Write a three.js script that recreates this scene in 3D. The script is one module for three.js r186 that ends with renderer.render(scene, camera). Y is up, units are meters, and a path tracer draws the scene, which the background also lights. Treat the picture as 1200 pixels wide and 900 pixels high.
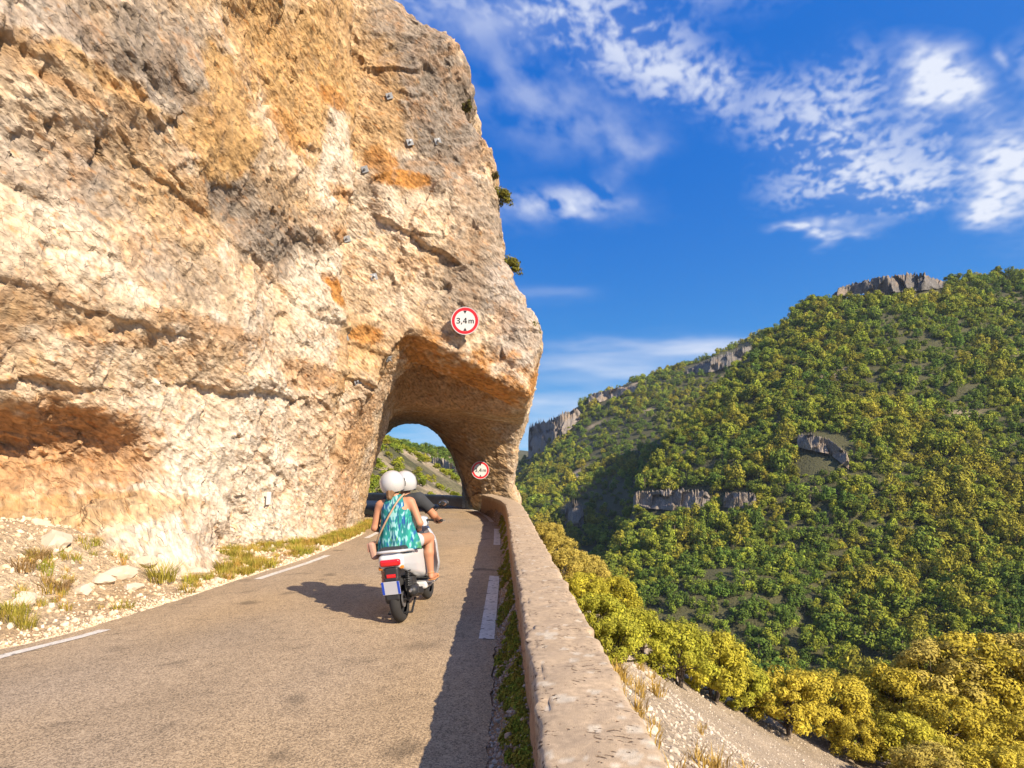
import * as THREE from 'three';
import { mergeGeometries, toCreasedNormals } from 'three/addons/utils/BufferGeometryUtils.js';
import { RoundedBoxGeometry } from 'three/addons/geometries/RoundedBoxGeometry.js';
import { TextGeometry } from 'three/addons/geometries/TextGeometry.js';
import { FontLoader } from 'three/addons/loaders/FontLoader.js';

// ---------- camera, sky, sun, exposure ----------
const EYE = 1.75, FOC = 800, CX = 600, HORIZON = 545;
const scene = new THREE.Scene();
const camera = new THREE.PerspectiveCamera(2 * Math.atan(HORIZON / FOC) * 180 / Math.PI, 1200 / 1090, 0.05, 9000);
camera.position.set(0, EYE, 0);
camera.setViewOffset(1200, 1090, 0, 0, 1200, 900);      // level camera, lens shifted up
scene.add(camera);
const renderer = new THREE.WebGLRenderer({ antialias: true });
renderer.toneMapping = THREE.LinearToneMapping;
renderer.toneMappingExposure = 1.9;
renderer.shadowMap.enabled = true;
const SUN = new THREE.Vector3(1.05, 1.0, 0.9).normalize();
const sun = new THREE.DirectionalLight(new THREE.Color().setRGB(1, 0.845, 0.64), 4.9);
sun.position.copy(SUN).multiplyScalar(120); sun.target.position.set(0, 0, -15);
sun.castShadow = true; sun.shadow.mapSize.set(4096, 4096); sun.shadow.bias = -0.0005;
Object.assign(sun.shadow.camera, { left: -90, right: 90, top: 90, bottom: -90, near: 1, far: 400 });
scene.add(sun, sun.target);

// ---------- noise ----------
const V3 = (x, y, z) => new THREE.Vector3(x, y, z);
function rng(seed) { let a = seed >>> 0; return () => { a = (a + 0x6D2B79F5) | 0; let t = Math.imul(a ^ (a >>> 15), 1 | a); t = (t + Math.imul(t ^ (t >>> 7), 61 | t)) ^ t; return ((t ^ (t >>> 14)) >>> 0) / 4294967296; }; }
const PERM = new Uint8Array(512); { const r = rng(11), p = [...Array(256).keys()]; for (let i = 255; i > 0; i--) { const j = Math.floor(r() * (i + 1)); [p[i], p[j]] = [p[j], p[i]]; } for (let i = 0; i < 512; i++) PERM[i] = p[i & 255]; }
const GX = [1, -1, 1, -1, 1, -1, 1, -1, 0, 0, 0, 0, 1, -1, 0, 0], GY = [1, 1, -1, -1, 0, 0, 0, 0, 1, -1, 1, -1, 1, 1, -1, -1], GZ = [0, 0, 0, 0, 1, 1, -1, -1, 1, 1, -1, -1, 0, 0, 1, -1];
function noise(x, y, z) {
  const fx = Math.floor(x), fy = Math.floor(y), fz = Math.floor(z), X = fx & 255, Y = fy & 255, Z = fz & 255; x -= fx; y -= fy; z -= fz;
  const u = x * x * x * (x * (x * 6 - 15) + 10), v = y * y * y * (y * (y * 6 - 15) + 10), w = z * z * z * (z * (z * 6 - 15) + 10);
  const A = PERM[X] + Y, AA = PERM[A] + Z, AB = PERM[A + 1] + Z, B = PERM[X + 1] + Y, BA = PERM[B] + Z, BB = PERM[B + 1] + Z;
  const g = (h, a, b, c) => { h &= 15; return GX[h] * a + GY[h] * b + GZ[h] * c; };
  const l = (t, a, b) => a + t * (b - a);
  return l(w, l(v, l(u, g(PERM[AA], x, y, z), g(PERM[BA], x - 1, y, z)), l(u, g(PERM[AB], x, y - 1, z), g(PERM[BB], x - 1, y - 1, z))),
    l(v, l(u, g(PERM[AA + 1], x, y, z - 1), g(PERM[BA + 1], x - 1, y, z - 1)), l(u, g(PERM[AB + 1], x, y - 1, z - 1), g(PERM[BB + 1], x - 1, y - 1, z - 1))));
}
function fbm(x, y, z, o = 4) { let s = 0, a = 1, n = 0; for (let i = 0; i < o; i++) { s += a * noise(x, y, z); n += a; a *= 0.5; x = x * 2.03 + 7.1; y = y * 2.03 + 3.7; z = z * 2.03 + 1.3; } return s / n; }
function ridged(x, y, z, o = 4) { let s = 0, a = 1, n = 0; for (let i = 0; i < o; i++) { s += a * (1 - 2 * Math.abs(noise(x, y, z))); n += a; a *= 0.5; x = x * 2.03 + 7.1; y = y * 2.03 + 3.7; z = z * 2.03 + 1.3; } return s / n; }
const hash3 = (i, j, k, s) => { let h = Math.imul(i, 374761393) ^ Math.imul(j, 668265263) ^ Math.imul(k, 2147483647) ^ Math.imul(s, 1274126177); h = Math.imul(h ^ (h >>> 13), 1274126177); h ^= h >>> 16; h = Math.imul(h, 2246822519); return ((h ^ (h >>> 15)) >>> 0) / 4294967296; };
// chipped facets: the nearest jittered cell gives a tilted plane; returns [height, distance to the next cell]
const FACET = [0, 0];
function facet(x, y, z, s) {
  const i0 = Math.floor(x), j0 = Math.floor(y), k0 = Math.floor(z); let b = 9, b2 = 9, h = 0;
  for (let i = i0 - 1; i <= i0 + 1; i++) for (let j = j0 - 1; j <= j0 + 1; j++) for (let k = k0 - 1; k <= k0 + 1; k++) {
    const r1 = hash3(i, j, k, s), r2 = hash3(i, j, k, s + 1), r3 = hash3(i, j, k, s + 2);
    const dx = x - i - r1, dy = y - j - r2, dz = z - k - r3, q = dx * dx + dy * dy + dz * dz;
    if (q < b) { b2 = b; b = q; h = (r1 * 7 % 1) - 0.5 + dx * (r2 - 0.5) * 2.2 + dy * (r3 - 0.35) * 2.4 + dz * (r1 - 0.5) * 2.2; } else if (q < b2) b2 = q;
  }
  FACET[0] = h; FACET[1] = Math.sqrt(b2) - Math.sqrt(b); return h;
}
const clamp = (x, a, b) => x < a ? a : x > b ? b : x, mix = (a, b, t) => a + (b - a) * t;
const sstep = (a, b, x) => { const t = clamp((x - a) / (b - a), 0, 1); return t * t * (3 - 2 * t); };
const smin = (a, b, k) => { const h = clamp(0.5 + 0.5 * (b - a) / k, 0, 1); return mix(b, a, h) - k * h * (1 - h); };
const smax = (a, b, k) => -smin(-a, -b, k);
function table(t, v) {                              // smooth (monotone-ish) piecewise curve through [v, value] pairs
  const n = t.length; if (v <= t[0][0]) return t[0][1]; if (v >= t[n - 1][0]) return t[n - 1][1];
  let i = 0; while (v > t[i + 1][0]) i++;
  const a = t[i], b = t[i + 1], h = b[0] - a[0], s = (b[1] - a[1]) / h;
  const sl = (p, q, r) => { if (!p || !r) return (q[1] - (p || q)[1]) / ((q[0] - (p || q)[0]) || 1); const s0 = (q[1] - p[1]) / (q[0] - p[0]), s1 = (r[1] - q[1]) / (r[0] - q[0]); return s0 * s1 <= 0 ? 0 : 2 * s0 * s1 / (s0 + s1); };
  const m0 = i > 0 ? sl(t[i - 1], a, b) : s, m1 = i + 2 < n ? sl(a, b, t[i + 2]) : s, u = (v - a[0]) / h;
  return a[1] * (2 * u * u * u - 3 * u * u + 1) + h * m0 * (u * u * u - 2 * u * u + u) + b[1] * (3 * u * u - 2 * u * u * u) + h * m1 * (u * u * u - u * u);
}
const at = (px, py, d) => V3((px - CX) / FOC * d, EYE - (py - HORIZON) / FOC * d, -d);      // a place in the world, read off the photograph with a distance

// ---------- sky: blue air with thin broken clouds ----------
{
  const w = 4096, h = 2048, data = new Float32Array(w * h * 4);
  // [x, y, rx, ry, strength, kind] kind 0 = small puffs, 1 = soft veil, 2 = streaks
  const C = [[650, 15, 80, 36, .9, 0], [730, 45, 70, 34, .95, 0], [800, 72, 52, 34, 1, 0], [845, 95, 30, 26, .7, 0], [560, 20, 80, 40, .35, 1], [640, 120, 110, 50, .26, 1], [720, 150, 60, 40, .2, 1], [600, 80, 60, 40, .2, 1],
    [645, 240, 85, 24, .75, 1], [665, 225, 50, 16, .4, 1], [930, 120, 70, 50, .4, 0], [980, 170, 70, 55, .8, 0], [1020, 205, 55, 35, .9, 0], [1050, 230, 45, 22, .9, 0], [1080, 165, 45, 50, .35, 0], [1000, 100, 50, 40, .3, 0],
    [1095, 95, 46, 36, 1.7, 3], [1125, 120, 30, 22, .5, 0], [1188, 185, 60, 45, 1.4, 3], [1172, 232, 42, 24, 1.3, 3], [1120, 205, 50, 25, .7, 0], [978, 272, 40, 9, .8, 3], [1010, 262, 30, 8, .5, 1], [1171, 64, 9, 13, .7, 1],
    [700, 412, 120, 14, .4, 2], [820, 408, 110, 14, .65, 2], [720, 430, 110, 16, .5, 2], [640, 345, 60, 10, .18, 2], [640, 480, 90, 40, .5, 2], [650, 520, 110, 40, .45, 2], [500, 515, 70, 30, .35, 2], [740, 185, 40, 25, .25, 1], [1290, 250, 90, 50, .8, 3], [1250, 90, 60, 50, .6, 0], [480, -40, 120, 60, .5, 0], [760, -60, 140, 60, .7, 0]];
  for (let y = 0; y < h; y++) {
    const el = ((y + 0.5) / h - 0.5) * Math.PI, sy = Math.sin(el), cy = Math.cos(el);
    for (let x = 0; x < w; x++) {
      const i = (y * w + x) * 4, az = ((x + 0.5) / w - 0.5) * 2 * Math.PI, dx = cy * Math.cos(az), dz = cy * Math.sin(az), dy = sy;
      if (dy < -0.02) { data[i] = 0.16; data[i + 1] = 0.2; data[i + 2] = 0.24; data[i + 3] = 1; continue; }
      const e = Math.max(dy, 0), t = Math.pow(1 - e, 6), glow = Math.max(0, dx * SUN.x + dy * SUN.y + dz * SUN.z), gl = Math.pow(glow, 3);
      let r = mix(0.003, 0.12, t) + 0.10 * gl, g = mix(0.125, 0.49, t) + 0.12 * gl, b = mix(0.54, 0.82, t) + 0.1 * gl;
      const side = sstep(0.1, 0.8, dx) * 0.5; r += 0.05 * side; g += 0.09 * side; b += 0.1 * side;
      // clouds lie in a sheet: noise runs over that sheet
      const q = 1 / (e + 0.12), ux = dx * q, uz = dz * q; let c = 0;
      if (dz < -0.15) {
        const px = CX + FOC * dx / -dz, py = HORIZON - FOC * dy / -dz;
        if (px > -400 && px < 1700 && py > -500) {
          const wx = fbm(ux * 3.2, uz * 3.2, 3, 4) * 75, wy = fbm(ux * 3.2, uz * 3.2, 9, 4) * 60;
          for (const k of C) {
            const qx = (px + wx - k[0]) / k[2], qy = (py + wy * (k[5] === 2 ? .25 : k[5] === 1 ? .5 : 1) - k[1]) / k[3], m = qx * qx + qy * qy; if (m > 3) continue;
            let a = Math.exp(-m * 1.5) * k[4];
            if (k[5] === 0) { const bx = ux + 0.03 * fbm(ux * 9, uz * 9, 21, 3), bz = uz + 0.03 * fbm(ux * 9, uz * 9, 27, 3), puff = fbm(bx * 46 + bz * 20, bz * 30 - bx * 12, 1, 5) * 1.15 + fbm(bx * 17, bz * 21, 13, 5) * 1.0 + 0.38 + fbm(ux * 5, uz * 5, 5, 3) * 1.3; a = (1 - Math.exp(-2 * a)) * (0.06 + 0.85 * sstep(-0.05, 1.0, puff)); }
            else if (k[5] === 3) { const puff = fbm(ux * 26, uz * 26, 1, 4) * 1.6 + 0.85; a *= clamp(puff, 0.1, 1.3); }
            else if (k[5] === 1) { const puff = fbm(ux * 12 + uz * 6, uz * 6 - ux * 4, 2, 6) * 2.2 + 0.65; a *= clamp(puff, 0, 1.3); }
            else a *= clamp(fbm(px * 0.006, py * 0.045, 2, 4) * 1.4 + 0.8, 0, 1.2);
            c = 1 - (1 - c) * (1 - clamp(a, 0, 0.96));
          }
        } else c = 0;
        const out = Math.max(sstep(1250, 1600, px), sstep(-50, -400, px), sstep(-60, -350, py));
        c = Math.max(c, out * clamp((fbm(ux * 1.4, uz * 1.4, 4, 4) + 0.08) * 2.2, 0, 0.8) * clamp(fbm(ux * 14, uz * 14, 6, 3) * 1.3 + 0.75, 0, 1));
      } else c = clamp((fbm(ux * 1.4, uz * 1.4, 4, 4) + 0.08) * 2.2, 0, 0.8) * clamp(fbm(ux * 14, uz * 14, 6, 3) * 1.3 + 0.75, 0, 1);
      c *= sstep(0, 0.04, e);
      data[i] = 0.62 * mix(r, 0.72, c); data[i + 1] = 0.62 * mix(g, 0.76, c); data[i + 2] = 0.62 * mix(b, 0.86, c); data[i + 3] = 1;
    }
  }
  const sky = new THREE.DataTexture(data, w, h, THREE.RGBAFormat, THREE.FloatType);
  sky.mapping = THREE.EquirectangularReflectionMapping; sky.magFilter = THREE.LinearFilter; sky.minFilter = THREE.LinearFilter; sky.colorSpace = THREE.LinearSRGBColorSpace; sky.needsUpdate = true;
  scene.background = sky; scene.environment = sky;
}
console.log('sky done');

// ---------- helpers ----------
const taken = new Map();
function numbered(n) { const k = taken.get(n) || 0; taken.set(n, k + 1); return k ? `${n}_${String(k).padStart(3, '0')}` : n; }
function shadows(o) { o.traverse(m => { if (m.isMesh) { m.castShadow = true; m.receiveShadow = true; } }); return o; }
function thing(name, label, category, group, pos, turn = 0) { const g = new THREE.Group(); g.name = numbered(name); scene.add(g); if (pos) g.position.copy(pos); g.rotation.y = turn; g.userData = { label, category }; if (group) g.userData.group = group; return g; }
function part(name, geo, mat, parent, label) { const m = new THREE.Mesh(Array.isArray(geo) ? merge(geo) : geo, mat); m.name = name; if (label) m.userData.label = label; parent.add(m); return shadows(m); }
function tag(o, label, category, group, kind) { o.name = numbered(o.name); o.userData = { label, category }; if (group) o.userData.group = group; if (kind) o.userData.kind = kind; if (!o.parent) scene.add(o); return shadows(o); }
function structure(name, geo, mat, label) { const m = new THREE.Mesh(geo, mat); m.name = numbered(name); m.userData = { kind: 'structure' }; if (label) m.userData.label = label; scene.add(m); return shadows(m); }
function merge(list) {
  const anyColor = list.some(g => g.attributes.color);
  return mergeGeometries(list.map(g => { g = g.index ? g.toNonIndexed() : g.clone(); for (const k of Object.keys(g.attributes)) if (!['position', 'normal', 'uv', 'color'].includes(k)) g.deleteAttribute(k); if (!g.attributes.uv) g.setAttribute('uv', new THREE.BufferAttribute(new Float32Array(g.attributes.position.count * 2), 2)); if (anyColor && !g.attributes.color) g.setAttribute('color', new THREE.BufferAttribute(new Float32Array(g.attributes.position.count * 3).fill(1), 3)); return g; }));
}
const lin = (r, g, b) => new THREE.Color().setRGB(r, g, b);
const std = (c, o = {}) => new THREE.MeshStandardMaterial({ color: Array.isArray(c) ? lin(...c) : c, roughness: 0.85, ...o });
function texture(n, fn, srgb = true) {           // a repeating texture computed pixel by pixel, fn(u, v) -> [r, g, b] 0..1
  const d = new Uint8Array(n * n * 4);
  for (let j = 0; j < n; j++) for (let i = 0; i < n; i++) { const c = fn(i / n, j / n, i, j), k = (j * n + i) * 4; d[k] = clamp(c[0], 0, 1) * 255; d[k + 1] = clamp(c[1], 0, 1) * 255; d[k + 2] = clamp(c[2], 0, 1) * 255; d[k + 3] = 255; }
  const t = new THREE.DataTexture(d, n, n); t.wrapS = t.wrapT = THREE.RepeatWrapping; t.magFilter = THREE.LinearFilter; t.minFilter = THREE.LinearMipmapLinearFilter; t.generateMipmaps = true; if (srgb) t.colorSpace = THREE.SRGBColorSpace; t.needsUpdate = true; return t;
}
// noise on a torus-like wrap: blend so that the tile repeats
function tiled(f, u, v, s) { const a = sstep(0.8, 1, u), b = sstep(0.8, 1, v); let r = f(u * s, v * s); if (a > 0) r = mix(r, f((u - 1) * s, v * s), a); if (b > 0) { let q = f(u * s, (v - 1) * s); if (a > 0) q = mix(q, f((u - 1) * s, (v - 1) * s), a); r = mix(r, q, b); } return r; }
// surface of a field (negative inside) by surface nets
function nets(f, lo, hi, cell) {
  const nx = Math.ceil((hi[0] - lo[0]) / cell) + 1, ny = Math.ceil((hi[1] - lo[1]) / cell) + 1, nz = Math.ceil((hi[2] - lo[2]) / cell) + 1, nxy = nx * ny;
  const F = new Float32Array(nxy * nz), id = new Int32Array(nxy * nz).fill(-1), P = [], Q = [];
  for (let k = 0; k < nz; k++) for (let j = 0; j < ny; j++) for (let i = 0; i < nx; i++) F[k * nxy + j * nx + i] = f(lo[0] + i * cell, lo[1] + j * cell, lo[2] + k * cell);
  const E = [[0, 1], [2, 3], [4, 5], [6, 7], [0, 2], [1, 3], [4, 6], [5, 7], [0, 4], [1, 5], [2, 6], [3, 7]], v = new Float32Array(8);
  for (let k = 0; k < nz - 1; k++) for (let j = 0; j < ny - 1; j++) for (let i = 0; i < nx - 1; i++) {
    const o = k * nxy + j * nx + i; let m = 0;
    v[0] = F[o]; v[1] = F[o + 1]; v[2] = F[o + nx]; v[3] = F[o + nx + 1]; v[4] = F[o + nxy]; v[5] = F[o + nxy + 1]; v[6] = F[o + nxy + nx]; v[7] = F[o + nxy + nx + 1];
    for (let q = 0; q < 8; q++) if (v[q] < 0) m |= 1 << q;
    if (m === 0 || m === 255) continue;
    let x = 0, y = 0, z = 0, n = 0;
    for (const [a, b] of E) if ((v[a] < 0) !== (v[b] < 0)) { const t = v[a] / (v[a] - v[b]); x += (a & 1) + t * ((b & 1) - (a & 1)); y += (a >> 1 & 1) + t * ((b >> 1 & 1) - (a >> 1 & 1)); z += (a >> 2) + t * ((b >> 2) - (a >> 2)); n++; }
    id[o] = P.length / 3; P.push(lo[0] + (i + x / n) * cell, lo[1] + (j + y / n) * cell, lo[2] + (k + z / n) * cell);
  }
  const quad = (a, b, c, d, flip) => { if (a < 0 || b < 0 || c < 0 || d < 0) return; flip ? Q.push(d, c, b, a) : Q.push(a, b, c, d); };
  for (let k = 1; k < nz - 1; k++) for (let j = 1; j < ny - 1; j++) for (let i = 1; i < nx - 1; i++) {
    const o = k * nxy + j * nx + i, s = F[o] < 0;
    if (s !== (F[o + 1] < 0)) quad(id[o - nx - nxy], id[o - nxy], id[o], id[o - nx], !s);
    if (s !== (F[o + nx] < 0)) quad(id[o - nxy - 1], id[o - 1], id[o], id[o - nxy], !s);
    if (s !== (F[o + nxy] < 0)) quad(id[o - 1 - nx], id[o - nx], id[o], id[o - 1], !s);
  }
  return { P, Q };
}
function netGeo(f, lo, hi, cell, uvOf) {
  const { P, Q } = nets(f, lo, hi, cell), I = []; for (let i = 0; i < Q.length; i += 4) I.push(Q[i], Q[i + 1], Q[i + 2], Q[i], Q[i + 2], Q[i + 3]);
  const n = P.length / 3, N = new Float32Array(P.length), UV = new Float32Array(n * 2), e = cell * 0.5;
  for (let i = 0; i < n; i++) { const x = P[i * 3], y = P[i * 3 + 1], z = P[i * 3 + 2]; let a = f(x + e, y, z) - f(x - e, y, z), b = f(x, y + e, z) - f(x, y - e, z), c = f(x, y, z + e) - f(x, y, z - e); const l = Math.hypot(a, b, c) || 1; N[i * 3] = a / l; N[i * 3 + 1] = b / l; N[i * 3 + 2] = c / l; if (uvOf) { const w = uvOf(x, y, z); UV[i * 2] = w[0]; UV[i * 2 + 1] = w[1]; } }
  const g = new THREE.BufferGeometry(); g.setAttribute('position', new THREE.Float32BufferAttribute(P, 3)); g.setAttribute('normal', new THREE.BufferAttribute(N, 3)); g.setAttribute('uv', new THREE.BufferAttribute(UV, 2)); g.setIndex(I); return g;
}
// a grid sheet: fn(i, j) -> {p:[x,y,z], uv:[u,v], c:[r,g,b]}
function sheet(nu, nv, fn, close) {
  const P = new Float32Array((nu + 1) * (nv + 1) * 3), U = new Float32Array((nu + 1) * (nv + 1) * 2), C = new Float32Array((nu + 1) * (nv + 1) * 3), I = [];
  for (let j = 0; j <= nv; j++) for (let i = 0; i <= nu; i++) { const k = j * (nu + 1) + i, s = fn(i, j); P.set(s.p, k * 3); U.set(s.uv || [0, 0], k * 2); C.set(s.c || [1, 1, 1], k * 3); if (i < nu && j < nv && !(s.skip)) I.push(k, k + 1, k + nu + 2, k, k + nu + 2, k + nu + 1); }
  const g = new THREE.BufferGeometry(); g.setAttribute('position', new THREE.BufferAttribute(P, 3)); g.setAttribute('uv', new THREE.BufferAttribute(U, 2)); g.setAttribute('color', new THREE.BufferAttribute(C, 3)); g.setIndex(I); g.computeVertexNormals(); return g;
}
// ---------- the cliff with its road tunnel ----------
// plan curves by distance d along the road (d = -z)
const CLIFF_X = [[0, -13.5], [4, -10], [7, -8.1], [9.5, -7.0], [11.7, -6.0], [14, -5.3], [16.2, -4.58], [17, -4.5], [19, -4.4], [20.5, -4.5], [22, -5.0], [24, -5.8], [28, -7], [32, -10], [36, -15]];
const SPUR_SIDE = [[-1, 0.4], [0.2, 0.28], [0.9, 0.02], [1.9, 0.08], [2.8, 0.25], [3.7, 0.5], [4.96, 0.74], [6.0, 0.45], [6.86, -0.1], [7.57, -0.42], [8.5, -0.5], [9.94, -0.55], [10.66, -0.85], [11.2, -1.4], [11.5, -1.42], [12.1, -1.18], [12.8, -1.4], [13.4, -2.1], [14.6, -3.6], [17, -6.5]];
const LIP = [[-5.0, 0.1], [-4.65, 0.8], [-4.4, 1.8], [-4.05, 2.9], [-3.65, 3.9], [-3.1, 4.75], [-2.65, 5.1], [-2.35, 5.0], [0.46, 3.75], [2, 3.2]];
const PILLAR_X = [[0, 9], [24.5, 9], [25.6, 4], [26.6, 0.9], [27.3, -0.6], [28, -1.25], [29, -1.6], [32.5, -2.35], [35, -2.7]];
function rock(x, y, z) {
  const d = -z;
  const xc = table(CLIFF_X, d);
  let bulge = 0;
  if (d < 18.5) {
    const near = sstep(17.1, 16.4, d), up = mix(0.55, 0.28, sstep(12, 16, d));
    bulge += near * (up * sstep(2.6, 4.6, y - 0.10 * (d - 9)) + 0.25 * sstep(5.5, 8, y) - 0.10 * sstep(9, 14, y));
    bulge += near * 0.35 * noise(d * 0.35, y * 0.4, 5.5) * 2;
  }
  if (y < 1.8 && d < 13) bulge += 1.65 * Math.pow(clamp((1.3 - y) / 1.3, 0, 1), 1.1) * sstep(4.5, 6.8, d) * sstep(13.2, 10.2, d);
  const left = (x - xc - bulge) * 0.9;
  const front = 17.3 + 0.17 * (x + 4.3) + 0.05 * (y - 6) + 0.25 * noise(x * 0.5, y * 0.35, 2.2) - d;
  let spur = smax(smax(front * 0.97, (x - table(SPUR_SIDE, y)) * 0.9, 0.45), d - 32.6, 0.4);
  const xr = table(PILLAR_X, d), ax = (xc + xr) / 2, hw = Math.max(0.5, (xr - xc) / 2);
  let arch = 3.75; { const xe = mix(-3.2, -4.7, sstep(22, 31, d)), u = Math.abs((x - xe) / 2.35); arch = 3.72 - 2.3 * Math.pow(u, 2.6); if (x > xe && d < 28) arch = Math.max(arch, mix(3.7 - 0.1 * (x - xe), arch, sstep(25.5, 28.5, d))); }
  const lip = table(LIP, x) - 0.36 * clamp(d - 17.7, 0, 1.5) + 0.75 * sstep(19.15, 19.35, d) * sstep(-4, -3.2, x), ceil = mix(lip, arch, sstep(21.0, 22.3, d));
  const carve = smax((y - ceil) * 0.75, (x - xr) * 0.8, 0.35);
  spur = smax(spur, -carve, 0.1);
  let r = smin(left, spur, 0.12);
  // shallow cave at the foot of the near wall
  const cx = (x - xc + 0.2) / 1.4, cy = (y - 1.8) / 0.9, cz = (z + 9.8) / 1.9;
  const cave = (Math.sqrt(cx * cx + cy * cy + cz * cz) - 1) * 0.8;
  r = smax(r, -cave, 0.16);
  return r;
}
function hitRock(px, py, from = 5, to = 60) {        // where the line of sight through a place in the photograph meets the rock
  const p = at(px, py, 1); let prev = from;
  for (let d = from; d < to; d += 0.05) { if (rock(p.x * d, EYE + (p.y - EYE) * d, -d) < 0) { let a = prev, b = d; for (let k = 0; k < 12; k++) { const m = (a + b) / 2; rock(p.x * m, EYE + (p.y - EYE) * m, -m) < 0 ? b = m : a = m; } return at(px, py, a); } prev = d; }
  return null;
}
function rockNormal(p) { const e = 0.15, n = V3(rock(p.x + e, p.y, p.z) - rock(p.x - e, p.y, p.z), rock(p.x, p.y + e, p.z) - rock(p.x, p.y - e, p.z), rock(p.x, p.y, p.z + e) - rock(p.x, p.y, p.z - e)); return n.normalize(); }
const RELIEF = [0, 0];
function rockRelief(x, y, z) {                 // how far the weathered face stands out from the smooth mass
    const d = -z, bore = sstep(17.2, 19.5, d) * sstep(5.2, 4.4, y + Math.max(0, x + 2) * 0.4) * (1 - 0.75 * sstep(26.5, 27.5, d) * (x > -1.7 ? 1 : 0));   // hewn, smoother walls of the tunnel
    const rough = 1 - 0.72 * bore;
    // beds dip down to the right: coordinates along and across them
    const s = d * 0.9 + x * 0.4, al = s * 0.8 - y * 0.6, ac = s * 0.6 + y * 0.8;
    const w = fbm(x * 0.6, y * 0.6, z * 0.6, 3);
    let h = 0.28 * rough * fbm(x * 0.45 + 3, y * 0.45, z * 0.45, 3);
    h += 0.12 * rough * ridged(al * 0.35 + w, ac * 1.1 + w * 2, x * 0.3, 4) * clamp(0.6 + w * 1.5, 0.1, 1);
    const f0 = facet(x * 0.9 + w * 0.8, y * 1.1, z * 0.9 + w, 3); h += 0.075 * rough * f0;
    const zone = clamp(0.55 + 1.7 * fbm(x * 0.5 + 8, y * 0.5, z * 0.5, 2), 0.12, 1);
    const slabs = 1 - 0.72 * sstep(-0.08, 0.16, fbm(al * 0.28 + 5, ac * 0.5, x * 0.25, 2)) * (y > 2.6 ? 1 : 0.35);     // broad smooth faces between broken ground
    const wj = noise(x * 4, y * 4, z * 4) * 0.35;
    const f1 = facet(al * 2.4 + wj, ac * 3.6 + wj, (x - z) * 1.6, 21); h += 0.055 * rough * f1 * (0.35 + 0.65 * slabs);
    const f2 = facet(al * 6 + wj * 2, ac * 8.5 + wj * 2, (x - z) * 4.5, 37); h += 0.034 * rough * f2 * zone * slabs;
    h += 0.03 * (rough + 0.25) * fbm(al * 6, ac * 12, x * 7, 3) + 0.035 * rough * ridged(al * 0.9, ac * 6 + w * 2, x * 0.8, 3) * clamp(0.4 + 1.6 * noise(x * 0.4, y * 0.4 + 4, z * 0.4), 0, 1);
    if (bore > 0) h += bore * (0.10 * fbm(x * 0.8, y * 2.2 + x * 0.4, z * 0.8, 4) + 0.025 * ridged(x * 2, y * 5, z * 2, 3));
    // ledges: beds that stand proud and are cut off below
    if (d < 17.6) for (const [y0, sl, amp, th, ph] of [[4.05, -0.02, 0.17, 1.1, 0], [3.1, 0.075, 0.12, 0.7, 3], [6.6, -0.3, 0.12, 1.6, 7]]) {
      const q = y - (y0 + sl * (d - 11) + 0.28 * noise(d * 0.9 + ph, ph, 1.7) + 0.1 * noise(d * 3 + ph, y * 1.5, 2.2)), m = clamp(0.55 + 1.3 * noise(d * 0.45 + ph * 2, 4.4, ph), 0, 1);
      if (q > -0.05) h += amp * m * rough * sstep(-0.05, 0.02, q) * (1 - sstep(0, th, q));
    }
    // the deep crease beside the near buttress and the ledge with an ochre break below the grey crown of the spur
    if (d > 15.5 && x < -1) { const k = 8.2 - 0.62 * (x + 3.6) * 0.9, q = y - k - 0.15 * noise(x * 2, 1, 1); if (q > -0.03 && x > -3.8) h += 0.22 * sstep(-0.03, 0.03, q) * (1 - sstep(0.1, 2.6, q)) * sstep(-3.8, -3.2, x) * sstep(-1, -1.5, x); }
    RELIEF[0] = f1; RELIEF[1] = f2; return h;
}
function onRock(px, py) { const p = hitRock(px, py), n = rockNormal(p); p.addScaledVector(n, rockRelief(p.x, p.y, p.z)); return { p, n }; }
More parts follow.
